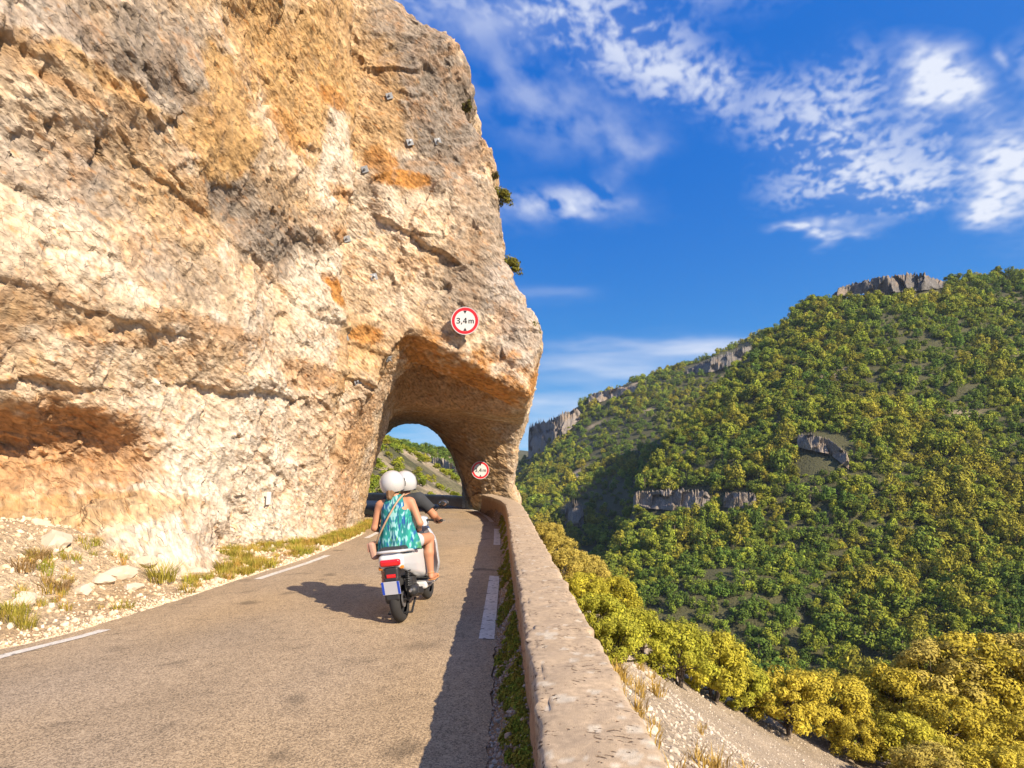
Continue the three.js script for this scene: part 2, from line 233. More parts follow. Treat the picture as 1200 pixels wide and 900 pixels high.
// stained patches of the stone: [x, y, rx, ry, colour, strength]
const STONE = { cream: [0.60, 0.42, 0.245], white: [0.72, 0.62, 0.50], gold: [0.55, 0.34, 0.14], orange: [0.50, 0.23, 0.055], grey: [0.27, 0.225, 0.185], pale: [0.46, 0.395, 0.335], brown: [0.50, 0.295, 0.15] };
const STAINS = [];
for (const [px, py, rx, ry, c, s] of [
  [45, 40, 75, 40, 'pale', .9], [150, 55, 70, 40, 'grey', .65], [200, 70, 50, 50, 'grey', .75], [230, 40, 40, 30, 'grey', .5], [70, 190, 60, 60, 'pale', .7], [140, 215, 50, 40, 'grey', .45], [180, 150, 40, 30, 'pale', .6],
  [295, 260, 62, 42, 'grey', .85], [345, 300, 50, 35, 'grey', .8], [255, 235, 25, 25, 'grey', .7], [210, 315, 50, 30, 'grey', .5], [485, 60, 50, 60, 'grey', .85], [515, 115, 55, 60, 'grey', .9], [530, 165, 40, 35, 'grey', .9], [470, 120, 35, 50, 'grey', .7], [505, 205, 45, 20, 'grey', .8], [565, 310, 45, 60, 'grey', .6], [560, 240, 30, 30, 'grey', .5], [545, 340, 40, 30, 'grey', .4], [600, 350, 25, 45, 'pale', .9], [605, 400, 25, 40, 'pale', .9], [590, 500, 14, 50, 'pale', .5],
  [270, 130, 35, 60, 'gold', .95], [245, 170, 35, 25, 'gold', .9], [350, 110, 60, 60, 'gold', .8], [330, 60, 100, 70, 'gold', .55], [430, 130, 40, 70, 'gold', .65], [120, 140, 90, 40, 'gold', .4], [440, 280, 60, 60, 'gold', .4], [200, 250, 60, 40, 'gold', .35], [90, 350, 80, 30, 'gold', .35], [400, 50, 40, 60, 'gold', .8], [310, 40, 40, 40, 'gold', .6], [130, 95, 60, 10, 'gold', .7], [60, 80, 45, 15, 'gold', .6], [280, 60, 25, 60, 'gold', .5], [330, 230, 40, 20, 'gold', .3], [400, 430, 25, 50, 'gold', .5], [410, 360, 30, 60, 'gold', .4],
  [420, 235, 45, 35, 'white', .8], [395, 170, 18, 40, 'white', .7], [440, 320, 60, 40, 'white', .4], [360, 360, 25, 50, 'white', .7], [215, 560, 100, 65, 'white', .95], [310, 555, 70, 90, 'white', .95], [250, 630, 120, 40, 'white', .9], [330, 450, 50, 50, 'white', .6], [60, 300, 70, 50, 'white', .5], [180, 490, 60, 30, 'white', .5], [386, 215, 12, 40, 'white', .9], [386, 300, 9, 50, 'white', .8], [384, 390, 12, 50, 'white', .8], [392, 150, 12, 30, 'white', .7], [500, 260, 40, 25, 'white', .5], [290, 470, 60, 30, 'white', .5], [70, 110, 50, 25, 'white', .4],
  [472, 212, 28, 9, 'orange', 1], [445, 190, 18, 12, 'orange', .8], [388, 345, 12, 18, 'orange', 1], [432, 393, 16, 9, 'orange', .9], [388, 115, 18, 9, 'orange', .9], [330, 155, 30, 18, 'orange', .6],  [50, 495, 65, 22, 'orange', .75], [405, 228, 20, 8, 'orange', .6], [85, 105, 35, 6, 'orange', .5], [400, 275, 14, 8, 'orange', .6], [250, 383, 80, 7, 'orange', .45], [360, 440, 35, 14, 'orange', .5], [130, 395, 50, 8, 'orange', .4], [440, 470, 16, 10, 'orange', .4],
  [60, 530, 95, 55, 'brown', .9], [400, 570, 25, 70, 'brown', .6], [420, 500, 30, 30, 'brown', .6], [510, 450, 60, 30, 'brown', .7], [520, 490, 60, 30, 'brown', .7], [545, 540, 20, 50, 'brown', .7], [570, 480, 25, 30, 'brown', .6], [575, 530, 16, 40, 'gold', .5], [110, 600, 90, 14, 'gold', .7], [360, 500, 30, 40, 'brown', .3]]) {
  const p = hitRock(clamp(px, 2, 640), py); if (!p) continue; const d = -p.z; STAINS.push([p.x, p.y, p.z, FOC / (rx * d * 1.15), FOC / (ry * d * 1.15), STONE[c], s]);
}
for (const [x, y, z] of [[-2.2, 5.0, -19.6], [-1, 4.5, -19.7], [0.1, 4.0, -19.8]]) STAINS.push([x, y, z, 1 / 1.5, 1 / 0.55, STONE.orange, 0.95]);
function rockColor(x, y, z, out, f1, f2) {
  const w1 = fbm(x * 0.9, y * 0.9, z * 0.9, 3), w2 = fbm(x * 3.1 + 4, y * 3.1, z * 3.1, 3), w3 = noise(x * 9, y * 9, z * 9);
  let a = clamp(0.42 + w1 * 1.1 + w2 * 0.6, 0, 1), r = mix(STONE.cream[0], STONE.white[0], a), g = mix(STONE.cream[1], STONE.white[1], a), b = mix(STONE.cream[2], STONE.white[2], a);
  a = clamp((fbm(x * 0.7 + 9, y * 0.7, z * 0.7 + 3, 3) - 0.06) * 2.2, 0, 0.5); r = mix(r, STONE.gold[0], a); g = mix(g, STONE.gold[1], a); b = mix(b, STONE.gold[2], a);
  for (const s of STAINS) {
    const dx = (x - s[0]) * s[3], dz = (z - s[2]) * s[3] * 0.8, dy = (y - s[1]) * s[4], m = dx * dx + dy * dy + dz * dz; if (m > 2.6) continue;
    const k = s[6] * sstep(0.3, -0.2, Math.sqrt(m) - 1 + w1 * 0.4 + w2 * 0.5 + w3 * 0.2); if (k <= 0) continue;
    r = mix(r, s[5][0], k); g = mix(g, s[5][1], k); b = mix(b, s[5][2], k);
  }
  // rust-coloured seams and veins in the stone, darker lichen specks
  const v = ridged(x * 1.3 + y * 0.5, y * 1.6 - x * 0.3, z * 1.3, 4); a = sstep(0.45, 0.75, v) * clamp(0.4 + w1 * 2, 0, 1) * 0.45; r = mix(r, 0.46, a); g = mix(g, 0.24, a); b = mix(b, 0.09, a);
  const q = fbm(x * 6 + 2, y * 2.2, z * 6, 3); a = sstep(0.18, 0.42, q) * 0.38; r = mix(r, 0.27, a); g = mix(g, 0.2, a); b = mix(b, 0.15, a);
  a = 0.9 + 0.16 * w3 + 0.14 * f1 + 0.1 * f2; out[0] = r * a; out[1] = g * a; out[2] = b * a;
}
{
  const cell = 0.12, { P, Q } = nets(rock, [-14, -0.7, -34], [1.9, 16.4, -4.6], cell);
  console.log('cliff net', P.length / 3, Q.length / 4);
  const N = new Float32Array(P.length), e = 0.12;
  for (let i = 0; i < P.length; i += 3) { const x = P[i], y = P[i + 1], z = P[i + 2]; let a = rock(x + e, y, z) - rock(x - e, y, z), b = rock(x, y + e, z) - rock(x, y - e, z), c = rock(x, y, z + e) - rock(x, y, z - e); const l = Math.hypot(a, b, c) || 1; N[i] = a / l; N[i + 1] = b / l; N[i + 2] = c / l; }
  // finer grid inside every cell where the photograph can see it
  const BP = [], BN = [], I = [], edge = new Map(), S = 3, corner = new Int32Array(P.length / 3).fill(-1);
  const push = (x, y, z, a, b, c) => { BP.push(x, y, z); BN.push(a, b, c); return BP.length / 3 - 1; };
  const cor = v => { if (corner[v] < 0) corner[v] = push(P[v * 3], P[v * 3 + 1], P[v * 3 + 2], N[v * 3], N[v * 3 + 1], N[v * 3 + 2]); return corner[v]; };
  const edgeIds = (a, b) => { const lo = Math.min(a, b), hi = Math.max(a, b), k = lo * 4194304 + hi; let ids = edge.get(k); if (!ids) { ids = []; for (let t = 1; t < S; t++) { const w = t / S, p = q => mix(P[lo * 3 + q], P[hi * 3 + q], w), n = q => mix(N[lo * 3 + q], N[hi * 3 + q], w); ids.push(push(p(0), p(1), p(2), n(0), n(1), n(2))); } edge.set(k, ids); } return a < b ? ids : [...ids].reverse(); };
  for (let q = 0; q < Q.length; q += 4) {
    const [a, b, c, d] = [Q[q], Q[q + 1], Q[q + 2], Q[q + 3]], x = P[a * 3], y = P[a * 3 + 1], z = -P[a * 3 + 2];
    const px = CX + FOC * x / z, py = HORIZON - FOC * (y - EYE) / z;
    const nx = N[a * 3], ny = N[a * 3 + 1], nz = N[a * 3 + 2], facing = -(nx * x + ny * (y - EYE) - nz * z) / Math.hypot(x, y - EYE, z);
    if (px < -260 || py < -260 || facing < -0.75) continue;
    if (px < -110 || py < -110 || facing < -0.45) { const A = cor(a), B = cor(b), C = cor(c), D = cor(d); I.push(A, B, C, A, C, D); continue; }
    const G = []; const ab = edgeIds(a, b), dc = edgeIds(d, c), ad = edgeIds(a, d), bc = edgeIds(b, c);
    for (let j = 0; j <= S; j++) for (let i = 0; i <= S; i++) {
      let id; if (j === 0) id = i === 0 ? cor(a) : i === S ? cor(b) : ab[i - 1]; else if (j === S) id = i === 0 ? cor(d) : i === S ? cor(c) : dc[i - 1]; else if (i === 0) id = ad[j - 1]; else if (i === S) id = bc[j - 1];
      else { const u = i / S, v = j / S, m = A => k => (A[a * 3 + k] * (1 - u) + A[b * 3 + k] * u) * (1 - v) + (A[d * 3 + k] * (1 - u) + A[c * 3 + k] * u) * v, p = m(P), n = m(N); id = push(p(0), p(1), p(2), n(0), n(1), n(2)); }
      G.push(id);
    }
    for (let j = 0; j < S; j++) for (let i = 0; i < S; i++) { const o = j * (S + 1) + i; I.push(G[o], G[o + 1], G[o + S + 2], G[o], G[o + S + 2], G[o + S + 1]); }
  }
  const n = BP.length / 3, pos = new Float32Array(BP), col = new Float32Array(n * 3), uv = new Float32Array(n * 2), o = [0, 0, 0];
  const D = V3(0.55, -0.33, 0.76).normalize(), U = V3(0.82, 0, -0.57).normalize(), W = V3().crossVectors(D, U).normalize();
  for (let i = 0; i < n; i++) {
    let x = BP[i * 3], y = BP[i * 3 + 1], z = BP[i * 3 + 2], nx = BN[i * 3], ny = BN[i * 3 + 1], nz = BN[i * 3 + 2]; const l = Math.hypot(nx, ny, nz) || 1; nx /= l; ny /= l; nz /= l;
    let h = rockRelief(x, y, z); const f1 = RELIEF[0], f2 = RELIEF[1];
    const foot = sstep(-0.3, 0.25, y); h *= 0.3 + 0.7 * foot;
    pos[i * 3] = x + nx * h; pos[i * 3 + 1] = y + ny * h; pos[i * 3 + 2] = z + nz * h;
    rockColor(x, y, z, o, f1, f2); col[i * 3] = o[0]; col[i * 3 + 1] = o[1]; col[i * 3 + 2] = o[2];
    const X = pos[i * 3], Y = pos[i * 3 + 1], Z = pos[i * 3 + 2]; uv[i * 2] = (X * U.x + Y * U.y + Z * U.z) / 3.2; uv[i * 2 + 1] = (X * W.x + Y * W.y + Z * W.z) / 3.2;
  }
  const g = new THREE.BufferGeometry(); g.setAttribute('position', new THREE.BufferAttribute(pos, 3)); g.setAttribute('color', new THREE.BufferAttribute(col, 3)); g.setAttribute('uv', new THREE.BufferAttribute(uv, 2)); g.setIndex(I); g.computeVertexNormals();
  console.log('cliff tris', I.length / 3);
  const height = (u, v) => tiled((a, b) => { const p = a * 0.75 - b * 0.66, q = a * 0.66 + b * 0.75, f = facet(p * 0.8, q * 1.5, 0.5, 5), k = facet(p * 2.2, q * 3.4, 0.5, 9); return 0.45 + 0.2 * f + 0.14 * k + 0.24 * fbm(p * 3.2, q * 4.6, 2, 5) + 0.1 * ridged(p * 0.9, q * 2.6, 4, 4); }, u, v, 14);
  const H = new Float32Array(1024 * 1024); for (let j = 0; j < 1024; j++) for (let i = 0; i < 1024; i++) H[j * 1024 + i] = height(i / 1024, j / 1024);
  const bump = texture(1024, (u, v, i, j) => { const k = H[j * 1024 + i]; return [k, k, k]; }, false);
  const map = texture(1024, (u, v, i, j) => { const k = H[j * 1024 + i], n = hash3(i >> 1, j >> 1, 3, 1), m = tiled((a, b) => fbm((a * 0.75 - b * 0.66) * 0.8, (a * 0.66 + b * 0.75) * 1.35, 4, 5), u, v, 40); const a = 0.9 + (k - 0.45) * 0.25 + (n - 0.5) * 0.06 + m * 0.42, rust = sstep(0.12, 0.4, tiled((p, q) => fbm((p * 0.75 - q * 0.66) * 0.8, (p * 0.66 + q * 0.75) * 1.5, 11, 5), u, v, 24)) * 0.36; return [a, a * (1 - rust * 0.3), a * (1 - rust * 0.62)]; });
  structure('cliff', g, new THREE.MeshStandardMaterial({ color: 0xffffff, vertexColors: true, roughness: 0.93, map, bumpMap: bump, bumpScale: 0.075 }), 'pale ochre limestone cliff with a road tunnel hewn through its spur');
}
// ---------- road, verges, parapet walls ----------
const LINE_L = [[-8, -6.2], [4, -5.0], [6.17, -4.63], [7.18, -4.28], [10.4, -3.86], [13.1, -3.54], [17, -3.45], [21, -3.75], [25, -4.6], [30, -6.4], [36, -10], [44, -18]];
const LINE_R = [[-8, -0.2], [6.8, -0.256], [10.7, -0.275], [18.7, -0.42], [21, -0.62], [26.4, -1.35], [28.6, -1.9], [33, -3.3], [37, -5.6], [44, -13]];
const WALL_X = [[-8, 0.18], [2.5, 0.115], [9.3, 0.0], [18.7, -0.19], [21, -0.36], [23, -0.66], [25.5, -1.15]];
const roadY = d => -0.25 * sstep(22, 38, d);
const fine = (u, v) => { const a = hash3(Math.floor(u * 340), Math.floor(v * 340), 1, 4), b = hash3(Math.floor(u * 128), Math.floor(v * 128), 2, 4), c = hash3(Math.floor(u * 512), Math.floor(v * 512), 2, 4); return 0.42 * a + 0.38 * b + 0.2 * c; };
{
  const fleck = texture(1024, (u, v) => { const a = fine(u, v), m = tiled((p, q) => fbm(p, q, 1, 3), u, v, 12), k = 0.85 + (a - 0.5) * 0.85 + m * 0.12, w = 0; return [k + w, (k + w) * 0.985, (k + w) * 0.965]; });
  const grit = texture(1024, (u, v) => { const a = fine(u, v); return [a, a, a]; }, false);
  const asphalt = new THREE.MeshStandardMaterial({ color: 0xffffff, vertexColors: true, roughness: 0.92, map: fleck, bumpMap: grit, bumpScale: 0.006 });
  const roadGroup = new THREE.Group(); roadGroup.name = 'road'; roadGroup.userData = { kind: 'structure', label: 'narrow worn tan asphalt road along the parapet' }; scene.add(roadGroup);
  const d0 = -5, d1 = 43, nd = 640, nx = 70;
  const g = sheet(nx, nd, (i, j) => {
    const d = mix(d0, d1, j / nd), e = 0.05 * noise(d * 2, 1, 3) + 0.03 * noise(d * 7, 2, 3), xl = table(LINE_L, d) - 0.3 + e, xr = table(LINE_R, d) + 0.095 + e, x = mix(xl, xr, i / nx), t = i / nx;
    const y = roadY(d) + 0.004 + 0.012 * noise(x * 1.2, d * 0.6, 2) + 0.03 * (1 - (2 * t - 1) ** 2);
    const w = fbm(x * 0.9, d * 0.5, 4, 4), s = fbm(x * 2.3 + 5, d * 1.9, 8, 3), st = sstep(0.18, 0.4, s) * 0.5 * sstep(-0.15, 0.2, w + 0.1), c = 0.93 + 0.3 * w; const warm = clamp(0.5 + 1.4 * fbm(x * 0.5 + 3, d * 0.3, 1, 2), 0, 1);
    const k = c * (1 - st); return { p: [x, y, -d], uv: [x / 1.6, d / 1.6], c: [k * mix(0.46, 0.52, warm), k * mix(0.37, 0.385, warm), k * mix(0.275, 0.235, warm)] };
  });
  part('asphalt', g, asphalt, roadGroup);
  const paint = std([0.72, 0.70, 0.68], { map: texture(256, (u, v) => { const w = tiled((a, b) => fbm(a, b, 3, 4), u, v, 10), a = hash3(Math.floor(u * 128), Math.floor(v * 128), 1, 1), k = 0.92 + w * 0.2 + (a - 0.5) * 0.16 - 0.42 * sstep(0.16, 0.34, w); return [k, k * 0.985, k * 0.96]; }), bumpMap: grit, bumpScale: 0.004 });
  const dash = (T, a, b, w) => {
    const n = Math.ceil((b - a) / 0.05);
    const q = sheet(8, n, (i, j) => { const d = mix(a, b, j / n), x = table(T, d) + w * (i / 8 - 0.5) + (i === 0 || i === 8 ? 0.006 * noise(d * 9, i, 1) : 0), t = (x - (table(LINE_L, d) - 0.3)) / (table(LINE_R, d) + 0.12 - table(LINE_L, d) + 0.3); return { p: [x, roadY(d) + 0.0095 + 0.012 * noise(x * 1.2, d * 0.6, 2) + 0.03 * (1 - (2 * t - 1) ** 2), -d], uv: [x, d] }; });
    q.deleteAttribute('color'); part('painted_dash', q, paint, roadGroup);
  };
  dash(LINE_L, -1, 1.5, 0.13); dash(LINE_L, 4.4, 7.18, 0.13); dash(LINE_L, 10.37, 13.1, 0.13); dash(LINE_L, 16.2, 18.9, 0.13); dash(LINE_L, 22, 24.7, 0.13);
  dash(LINE_R, 0.2, 3.1, 0.155); dash(LINE_R, 6.83, 10.7, 0.155); dash(LINE_R, 14.9, 18.6, 0.15); dash(LINE_R, 20.9, 28.5, 0.13);
}
// soil: left verge rising to the cliff, right verge between asphalt and wall
const dirtBump = texture(512, (u, v) => { const k = 0.5 + 0.3 * tiled((a, b) => facet(a, b, 0.5, 3), u, v, 40) + 0.25 * tiled((a, b) => fbm(a, b, 2, 4), u, v, 20); return [k, k, k]; }, false);
const dirtMap = texture(512, (u, v, i, j) => { const a = hash3(i >> 1, j >> 1, 5, 5), m = tiled((p, q) => fbm(p, q, 7, 4), u, v, 24), k = 0.82 + (a - 0.5) * 0.26 + m * 0.35; return [k, k * 0.97, k * 0.92]; });
function vergeY(x, d) {                        // left of the asphalt
  const s = table(LINE_L, d) - 0.3 - x; if (s < 0) return roadY(d) - 0.03;
  const bank = sstep(13.5, 9.5, d), run = sstep(0.4, 2.6, s);
  return roadY(d) - 0.02 + 0.05 * sstep(0, 0.5, s) + (0.72 * bank + 0.24 * sstep(17, 12, d)) * run + 0.06 * noise(x * 1.6, d * 1.6, 4) * sstep(0.1, 0.8, s) + 0.03 * noise(x * 5, d * 5, 1) * sstep(0.1, 0.6, s);
}
{
  const soil = new THREE.MeshStandardMaterial({ color: 0xffffff, vertexColors: true, roughness: 0.96, map: dirtMap, bumpMap: dirtBump, bumpScale: 0.04 });
  const nd = 420, nx = 80;
  const g = sheet(nx, nd, (i, j) => {
    const d = mix(1.5, 24, j / nd), xl = table(LINE_L, d) - 0.12, x = xl - (i / nx) ** 1.3 * 5.2;
    const y = vergeY(x, d), w = fbm(x * 1.1, d * 1.1, 2, 4), v = noise(x * 6, d * 6, 2), a = clamp(0.5 + w * 1.6, 0, 1), k = 0.95 + 0.25 * v;
    return { p: [x, y, -d], uv: [x / 1.3, d / 1.3], c: [k * mix(0.54, 0.64, a), k * mix(0.41, 0.53, a), k * mix(0.265, 0.40, a)] };
  });
  { const ix = g.index.array; for (let i = 0; i < ix.length; i += 3) { const t = ix[i + 1]; ix[i + 1] = ix[i + 2]; ix[i + 2] = t; } g.computeVertexNormals(); }
  structure('roadside_verge', g, soil, 'stony ochre soil verge at the foot of the cliff');
  const h = sheet(16, 420, (i, j) => {
    const d = mix(-2, 26.5, j / 420), a = table(LINE_R, d) + 0.04, b = table(WALL_X, d) + 0.08, t = i / 16, x = mix(a, b, t), w = fbm(x * 4, d * 2, 6, 3), k = 0.9 + 0.5 * w;
    return { p: [x, roadY(d) - 0.012 + 0.4 * sstep(0.1, 1, t) + 0.02 * noise(x * 8, d * 5, 3) * t, -d], uv: [x / 1.3, d / 1.3], c: [k * 0.33, k * 0.215, k * 0.13] };
  });
  structure('gravel_verge', h, soil, 'dark stony soil strip between asphalt and parapet');
}
// parapets: rough concrete with worn edges and lichen
const lichens = []; { const r = rng(5); for (let i = 0; i < 190; i++) lichens.push([-0.02 + r() * 0.5, 1.8 + Math.pow(r(), 1.6) * 16, 0.012 + r() * r() * 0.035, r()]); lichens.push([0.33, 2.57, 0.048, .9], [0.14, 4.4, 0.06, .2], [0.43, 2.7, 0.03, .5], [0.33, 3.9, 0.03, .3], [0.12, 3.2, 0.05, .4], [0.3, 3.3, 0.035, .6]); }
const wallMap = texture(1024, (u, v, i, j) => { const a = hash3(i >> 1, j >> 1, 5, 8), m = tiled((p, q) => fbm(p, q, 7, 4), u, v, 22), pit = sstep(0.16, 0.36, tiled((p, q) => fbm(p, q * 1.5 + p * 0.3, 3, 5) + 0.3 * noise(p * 0.2, q * 0.2, 9) - 0.06, u, v, 26)); const k = 0.88 + (a - 0.5) * 0.14 + m * 0.18 - pit * 0.38; return [k, k * (1 - pit * 0.1), k * (1 - pit * 0.2)]; });
const wallBump = texture(1024, (u, v, i, j) => { const a = hash3(i >> 1, j >> 1, 5, 8), pit = sstep(0.16, 0.36, tiled((p, q) => fbm(p, q * 1.5 + p * 0.3, 3, 5) + 0.3 * noise(p * 0.2, q * 0.2, 9) - 0.06, u, v, 26)), k = 0.7 - pit * 0.5 + (a - 0.5) * 0.12; return [k, k, k]; }, false);
const concrete = new THREE.MeshStandardMaterial({ color: 0xffffff, vertexColors: true, roughness: 0.94, map: wallMap, bumpMap: wallBump, bumpScale: 0.014 });
// a rough wall between two distances: frame(d) -> {p: [x, z], n: [x, z]} is the inner edge and the direction across
function wallRun(d0, d1, frame, width, top, footIn, footOut, step, seed) {
  const prof = [], push = (o, y) => prof.push([o, y]); const r = 0.035;
  for (let k = 0; k <= 6; k++) push(-0.012 * (1 - k / 6), mix(footIn, top - r, k / 6));
  for (let k = 1; k <= 4; k++) { const a = k / 4 * Math.PI / 2; push(r - r * Math.cos(a), top - r + r * Math.sin(a)); }
  for (let k = 1; k <= 22; k++) push(mix(r, width - r, k / 22), top + 0.012 * Math.sin(k / 23 * Math.PI));
  for (let k = 1; k <= 4; k++) { const a = k / 4 * Math.PI / 2; push(width - r + r * Math.sin(a), top - r + r * Math.cos(a)); }
  for (let k = 1; k <= 5; k++) push(width + 0.01 * k / 5, mix(top - r, footOut, k / 5));
  const np = prof.length - 1, nd = Math.ceil((d1 - d0) / step);
  const ring = (d, k, cap) => {
    const f = frame(d), [o, y0] = prof[k], yb = f.y || 0; let x = f.p[0] + f.n[0] * o, z = f.p[1] + f.n[1] * o, y = y0 + yb;
    const w = fbm(x * 3 + seed, y * 3, z * 3, 3), q = noise(x * 14, y * 14, z * 14), edge = Math.min(Math.abs(o), Math.abs(o - width)) < 0.06 ? 1 : 0.45;
    const dn = 0.034 * w * edge + 0.008 * q - (edge > 0.9 && noise(x * 5 + 3, y * 2, z * 5) > 0.28 ? 0.016 : 0); if (y0 > top - 0.06) y += 0.5 * dn + (o > 0 && o < width ? 0.01 * w : 0); const side = o < width / 2 ? -1 : 1, away = y0 < top - 0.005 ? 1 : Math.abs(o - width / 2) * 2 / width; x += f.n[0] * side * dn * away; z += f.n[1] * side * dn * away;
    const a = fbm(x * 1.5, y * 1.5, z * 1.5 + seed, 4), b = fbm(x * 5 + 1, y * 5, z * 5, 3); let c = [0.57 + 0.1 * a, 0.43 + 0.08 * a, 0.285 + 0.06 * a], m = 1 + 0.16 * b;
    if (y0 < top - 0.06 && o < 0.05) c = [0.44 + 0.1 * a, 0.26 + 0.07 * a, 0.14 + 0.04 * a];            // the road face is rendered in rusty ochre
    c = c.map(v => v * m);
    if (o > 0 && o < width) for (const L of lichens) { const dd = Math.abs(L[1] - d); if (dd > 0.12) continue; const R = Math.hypot(L[0] - o, L[1] - d) + 0.012 * q; if (R < L[2]) { const s = L[3] > 0.8 && R < L[2] * 0.75 && R > L[2] * 0.55 ? 0.5 : 0.85; c = [mix(c[0], 0.72, s), mix(c[1], 0.63, s), mix(c[2], 0.49, s)]; } }
    return { p: [x, y, z], uv: [(o + y0) / 0.9, d / 0.9], c };
  };
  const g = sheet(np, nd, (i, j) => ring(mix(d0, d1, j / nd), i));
  const ends = [d0, d1].map((d, e) => { const P = [], U = [], C = [], I = []; for (let k = 0; k <= np; k++) { const s = ring(d, k); P.push(...s.p); U.push(s.p[0], s.p[1]); C.push(...s.c); } const f = frame(d), c = [f.p[0] + f.n[0] * width / 2, (f.y || 0) + top * 0.6, f.p[1] + f.n[1] * width / 2]; P.push(...c); U.push(c[0], c[1]); C.push(0.4, 0.32, 0.25); for (let k = 0; k < np; k++) e ? I.push(np + 1, k, k + 1) : I.push(np + 1, k + 1, k); const q = new THREE.BufferGeometry(); q.setAttribute('position', new THREE.Float32BufferAttribute(P, 3)); q.setAttribute('uv', new THREE.Float32BufferAttribute(U, 2)); q.setAttribute('color', new THREE.Float32BufferAttribute(C, 3)); q.setIndex(I); q.computeVertexNormals(); return q; });
  return merge([g, ...ends]);
}
{
  const wall = thing('parapet_wall', 'long low concrete parapet with lichen spots beside the asphalt road', 'wall');
  const frame = d => { const x = table(WALL_X, d), s = (table(WALL_X, d + 0.1) - table(WALL_X, d - 0.1)) / 0.2, l = Math.hypot(1, s); return { p: [x, -d], n: [1 / l, s / l], y: 0 }; };
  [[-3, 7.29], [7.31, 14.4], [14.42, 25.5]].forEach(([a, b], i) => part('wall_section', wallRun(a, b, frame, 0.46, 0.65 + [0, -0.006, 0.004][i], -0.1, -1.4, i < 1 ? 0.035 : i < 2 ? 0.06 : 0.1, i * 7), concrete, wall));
  // the parapet on the outside of the bend beyond the tunnel
  const far = thing('parapet_wall', 'dark low masonry parapet across the bend beyond the tunnel', 'wall');
  const B = [[-2.35, 32.9], [-4, 35.6], [-6.5, 37.6], [-9.5, 39], [-14, 40.6]].map(p => V3(p[0], 0, -p[1])), curve = new THREE.CatmullRomCurve3(B), len = curve.getLength();
  const fr = s => { const t = clamp(s / len, 0, 1), p = curve.getPointAt(t), q = curve.getTangentAt(t); return { p: [p.x, p.z], n: [-q.z, q.x], y: roadY(-p.z) }; };
  const stone = new THREE.MeshStandardMaterial({ color: lin(0.9, 0.9, 0.9), vertexColors: true, roughness: 0.95, map: wallMap, bumpMap: wallBump, bumpScale: 0.02 });
  part('wall_section', wallRun(0, len, fr, 0.45, 0.42, -0.2, -2.5, 0.12, 31), stone, far);
}
// ---------- the gorge: scree below the parapet, wooded slopes opposite, ridges, far hills ----------
function spline(pts) {                          // thin-plate surface y(x, z) through points read off the photograph
  const n = pts.length, m = n + 3, A = Array.from({ length: m }, () => new Float64Array(m + 1)), S = 100;
  const U = r2 => r2 < 1e-9 ? 0 : r2 * Math.log(r2) * 0.5;
  for (let i = 0; i < n; i++) { for (let j = 0; j < n; j++) { const dx = (pts[i].x - pts[j].x) / S, dz = (pts[i].z - pts[j].z) / S; A[i][j] = U(dx * dx + dz * dz) + (i === j ? 0.004 : 0); } A[i][n] = A[n][i] = 1; A[i][n + 1] = A[n + 1][i] = pts[i].x / S; A[i][n + 2] = A[n + 2][i] = pts[i].z / S; A[i][m] = pts[i].y; }
  for (let c = 0; c < m; c++) { let p = c; for (let r = c + 1; r < m; r++) if (Math.abs(A[r][c]) > Math.abs(A[p][c])) p = r; [A[c], A[p]] = [A[p], A[c]]; for (let r = c + 1; r < m; r++) { const f = A[r][c] / A[c][c]; if (f) for (let k = c; k <= m; k++) A[r][k] -= f * A[c][k]; } }
  const w = new Float64Array(m); for (let r = m - 1; r >= 0; r--) { let s = A[r][m]; for (let k = r + 1; k < m; k++) s -= A[r][k] * w[k]; w[r] = s / A[r][r]; }
  return (x, z) => { let s = w[n] + w[n + 1] * x / S + w[n + 2] * z / S; for (let j = 0; j < n; j++) { const dx = (x - pts[j].x) / S, dz = (z - pts[j].z) / S; s += w[j] * U(dx * dx + dz * dz); } return s; };
}
const place = l => l.map(p => p.length === 4 ? V3(p[0], p[1], p[2]) : at(...p));
// opposite hillside
const hillBase = spline(place([[1000, 800, 145], [1200, 765, 138], [850, 800, 152], [1200, 900, 118], [1000, 900, 122], [1400, 780, 135], [1400, 560, 200], [720, 790, 160], [800, 760, 160], [900, 690, 172], [1050, 690, 172],
  [1200, 550, 205], [1100, 560, 208], [1000, 550, 215], [900, 560, 228], [830, 600, 232], [1200, 400, 290], [1050, 400, 292], [950, 425, 296], [1120, 470, 250], [980, 480, 255], [1400, 400, 285], [1400, 330, 340],
  [1200, 335, 345], [1150, 334, 350], [1090, 340, 352], [1040, 346, 352], [985, 352, 346], [940, 374, 340], [905, 398, 334], [850, 452, 315], [820, 492, 296], [790, 525, 280], [752, 588, 258], [728, 640, 236], [700, 690, 205], [680, 740, 182],
   [980, 390, 440], [1090, 370, 450], [1250, 365, 450]]));
const CREST = [[10, -165], [24, -195], [34, -222], [47, -252], [63, -276], [78, -294], [95, -312], [120, -332], [146, -343], [170, -350], [215, -356], [262, -354], [330, -346], [420, -340]];
function beyondCrest(x, z) {                    // how far a place lies past the crest of the spur
  let best = 1e9, side = 0; for (let i = 0; i < CREST.length - 1; i++) { const [ax, az] = CREST[i], bx = CREST[i + 1][0] - ax, bz = CREST[i + 1][1] - az, t = clamp(((x - ax) * bx + (z - az) * bz) / (bx * bx + bz * bz), 0, 1), ex = x - ax - bx * t, ez = z - az - bz * t, d = ex * ex + ez * ez; if (d < best) { best = d; side = bx * ez - bz * ex; } }
  return side < 0 ? Math.sqrt(best) : 0;
}
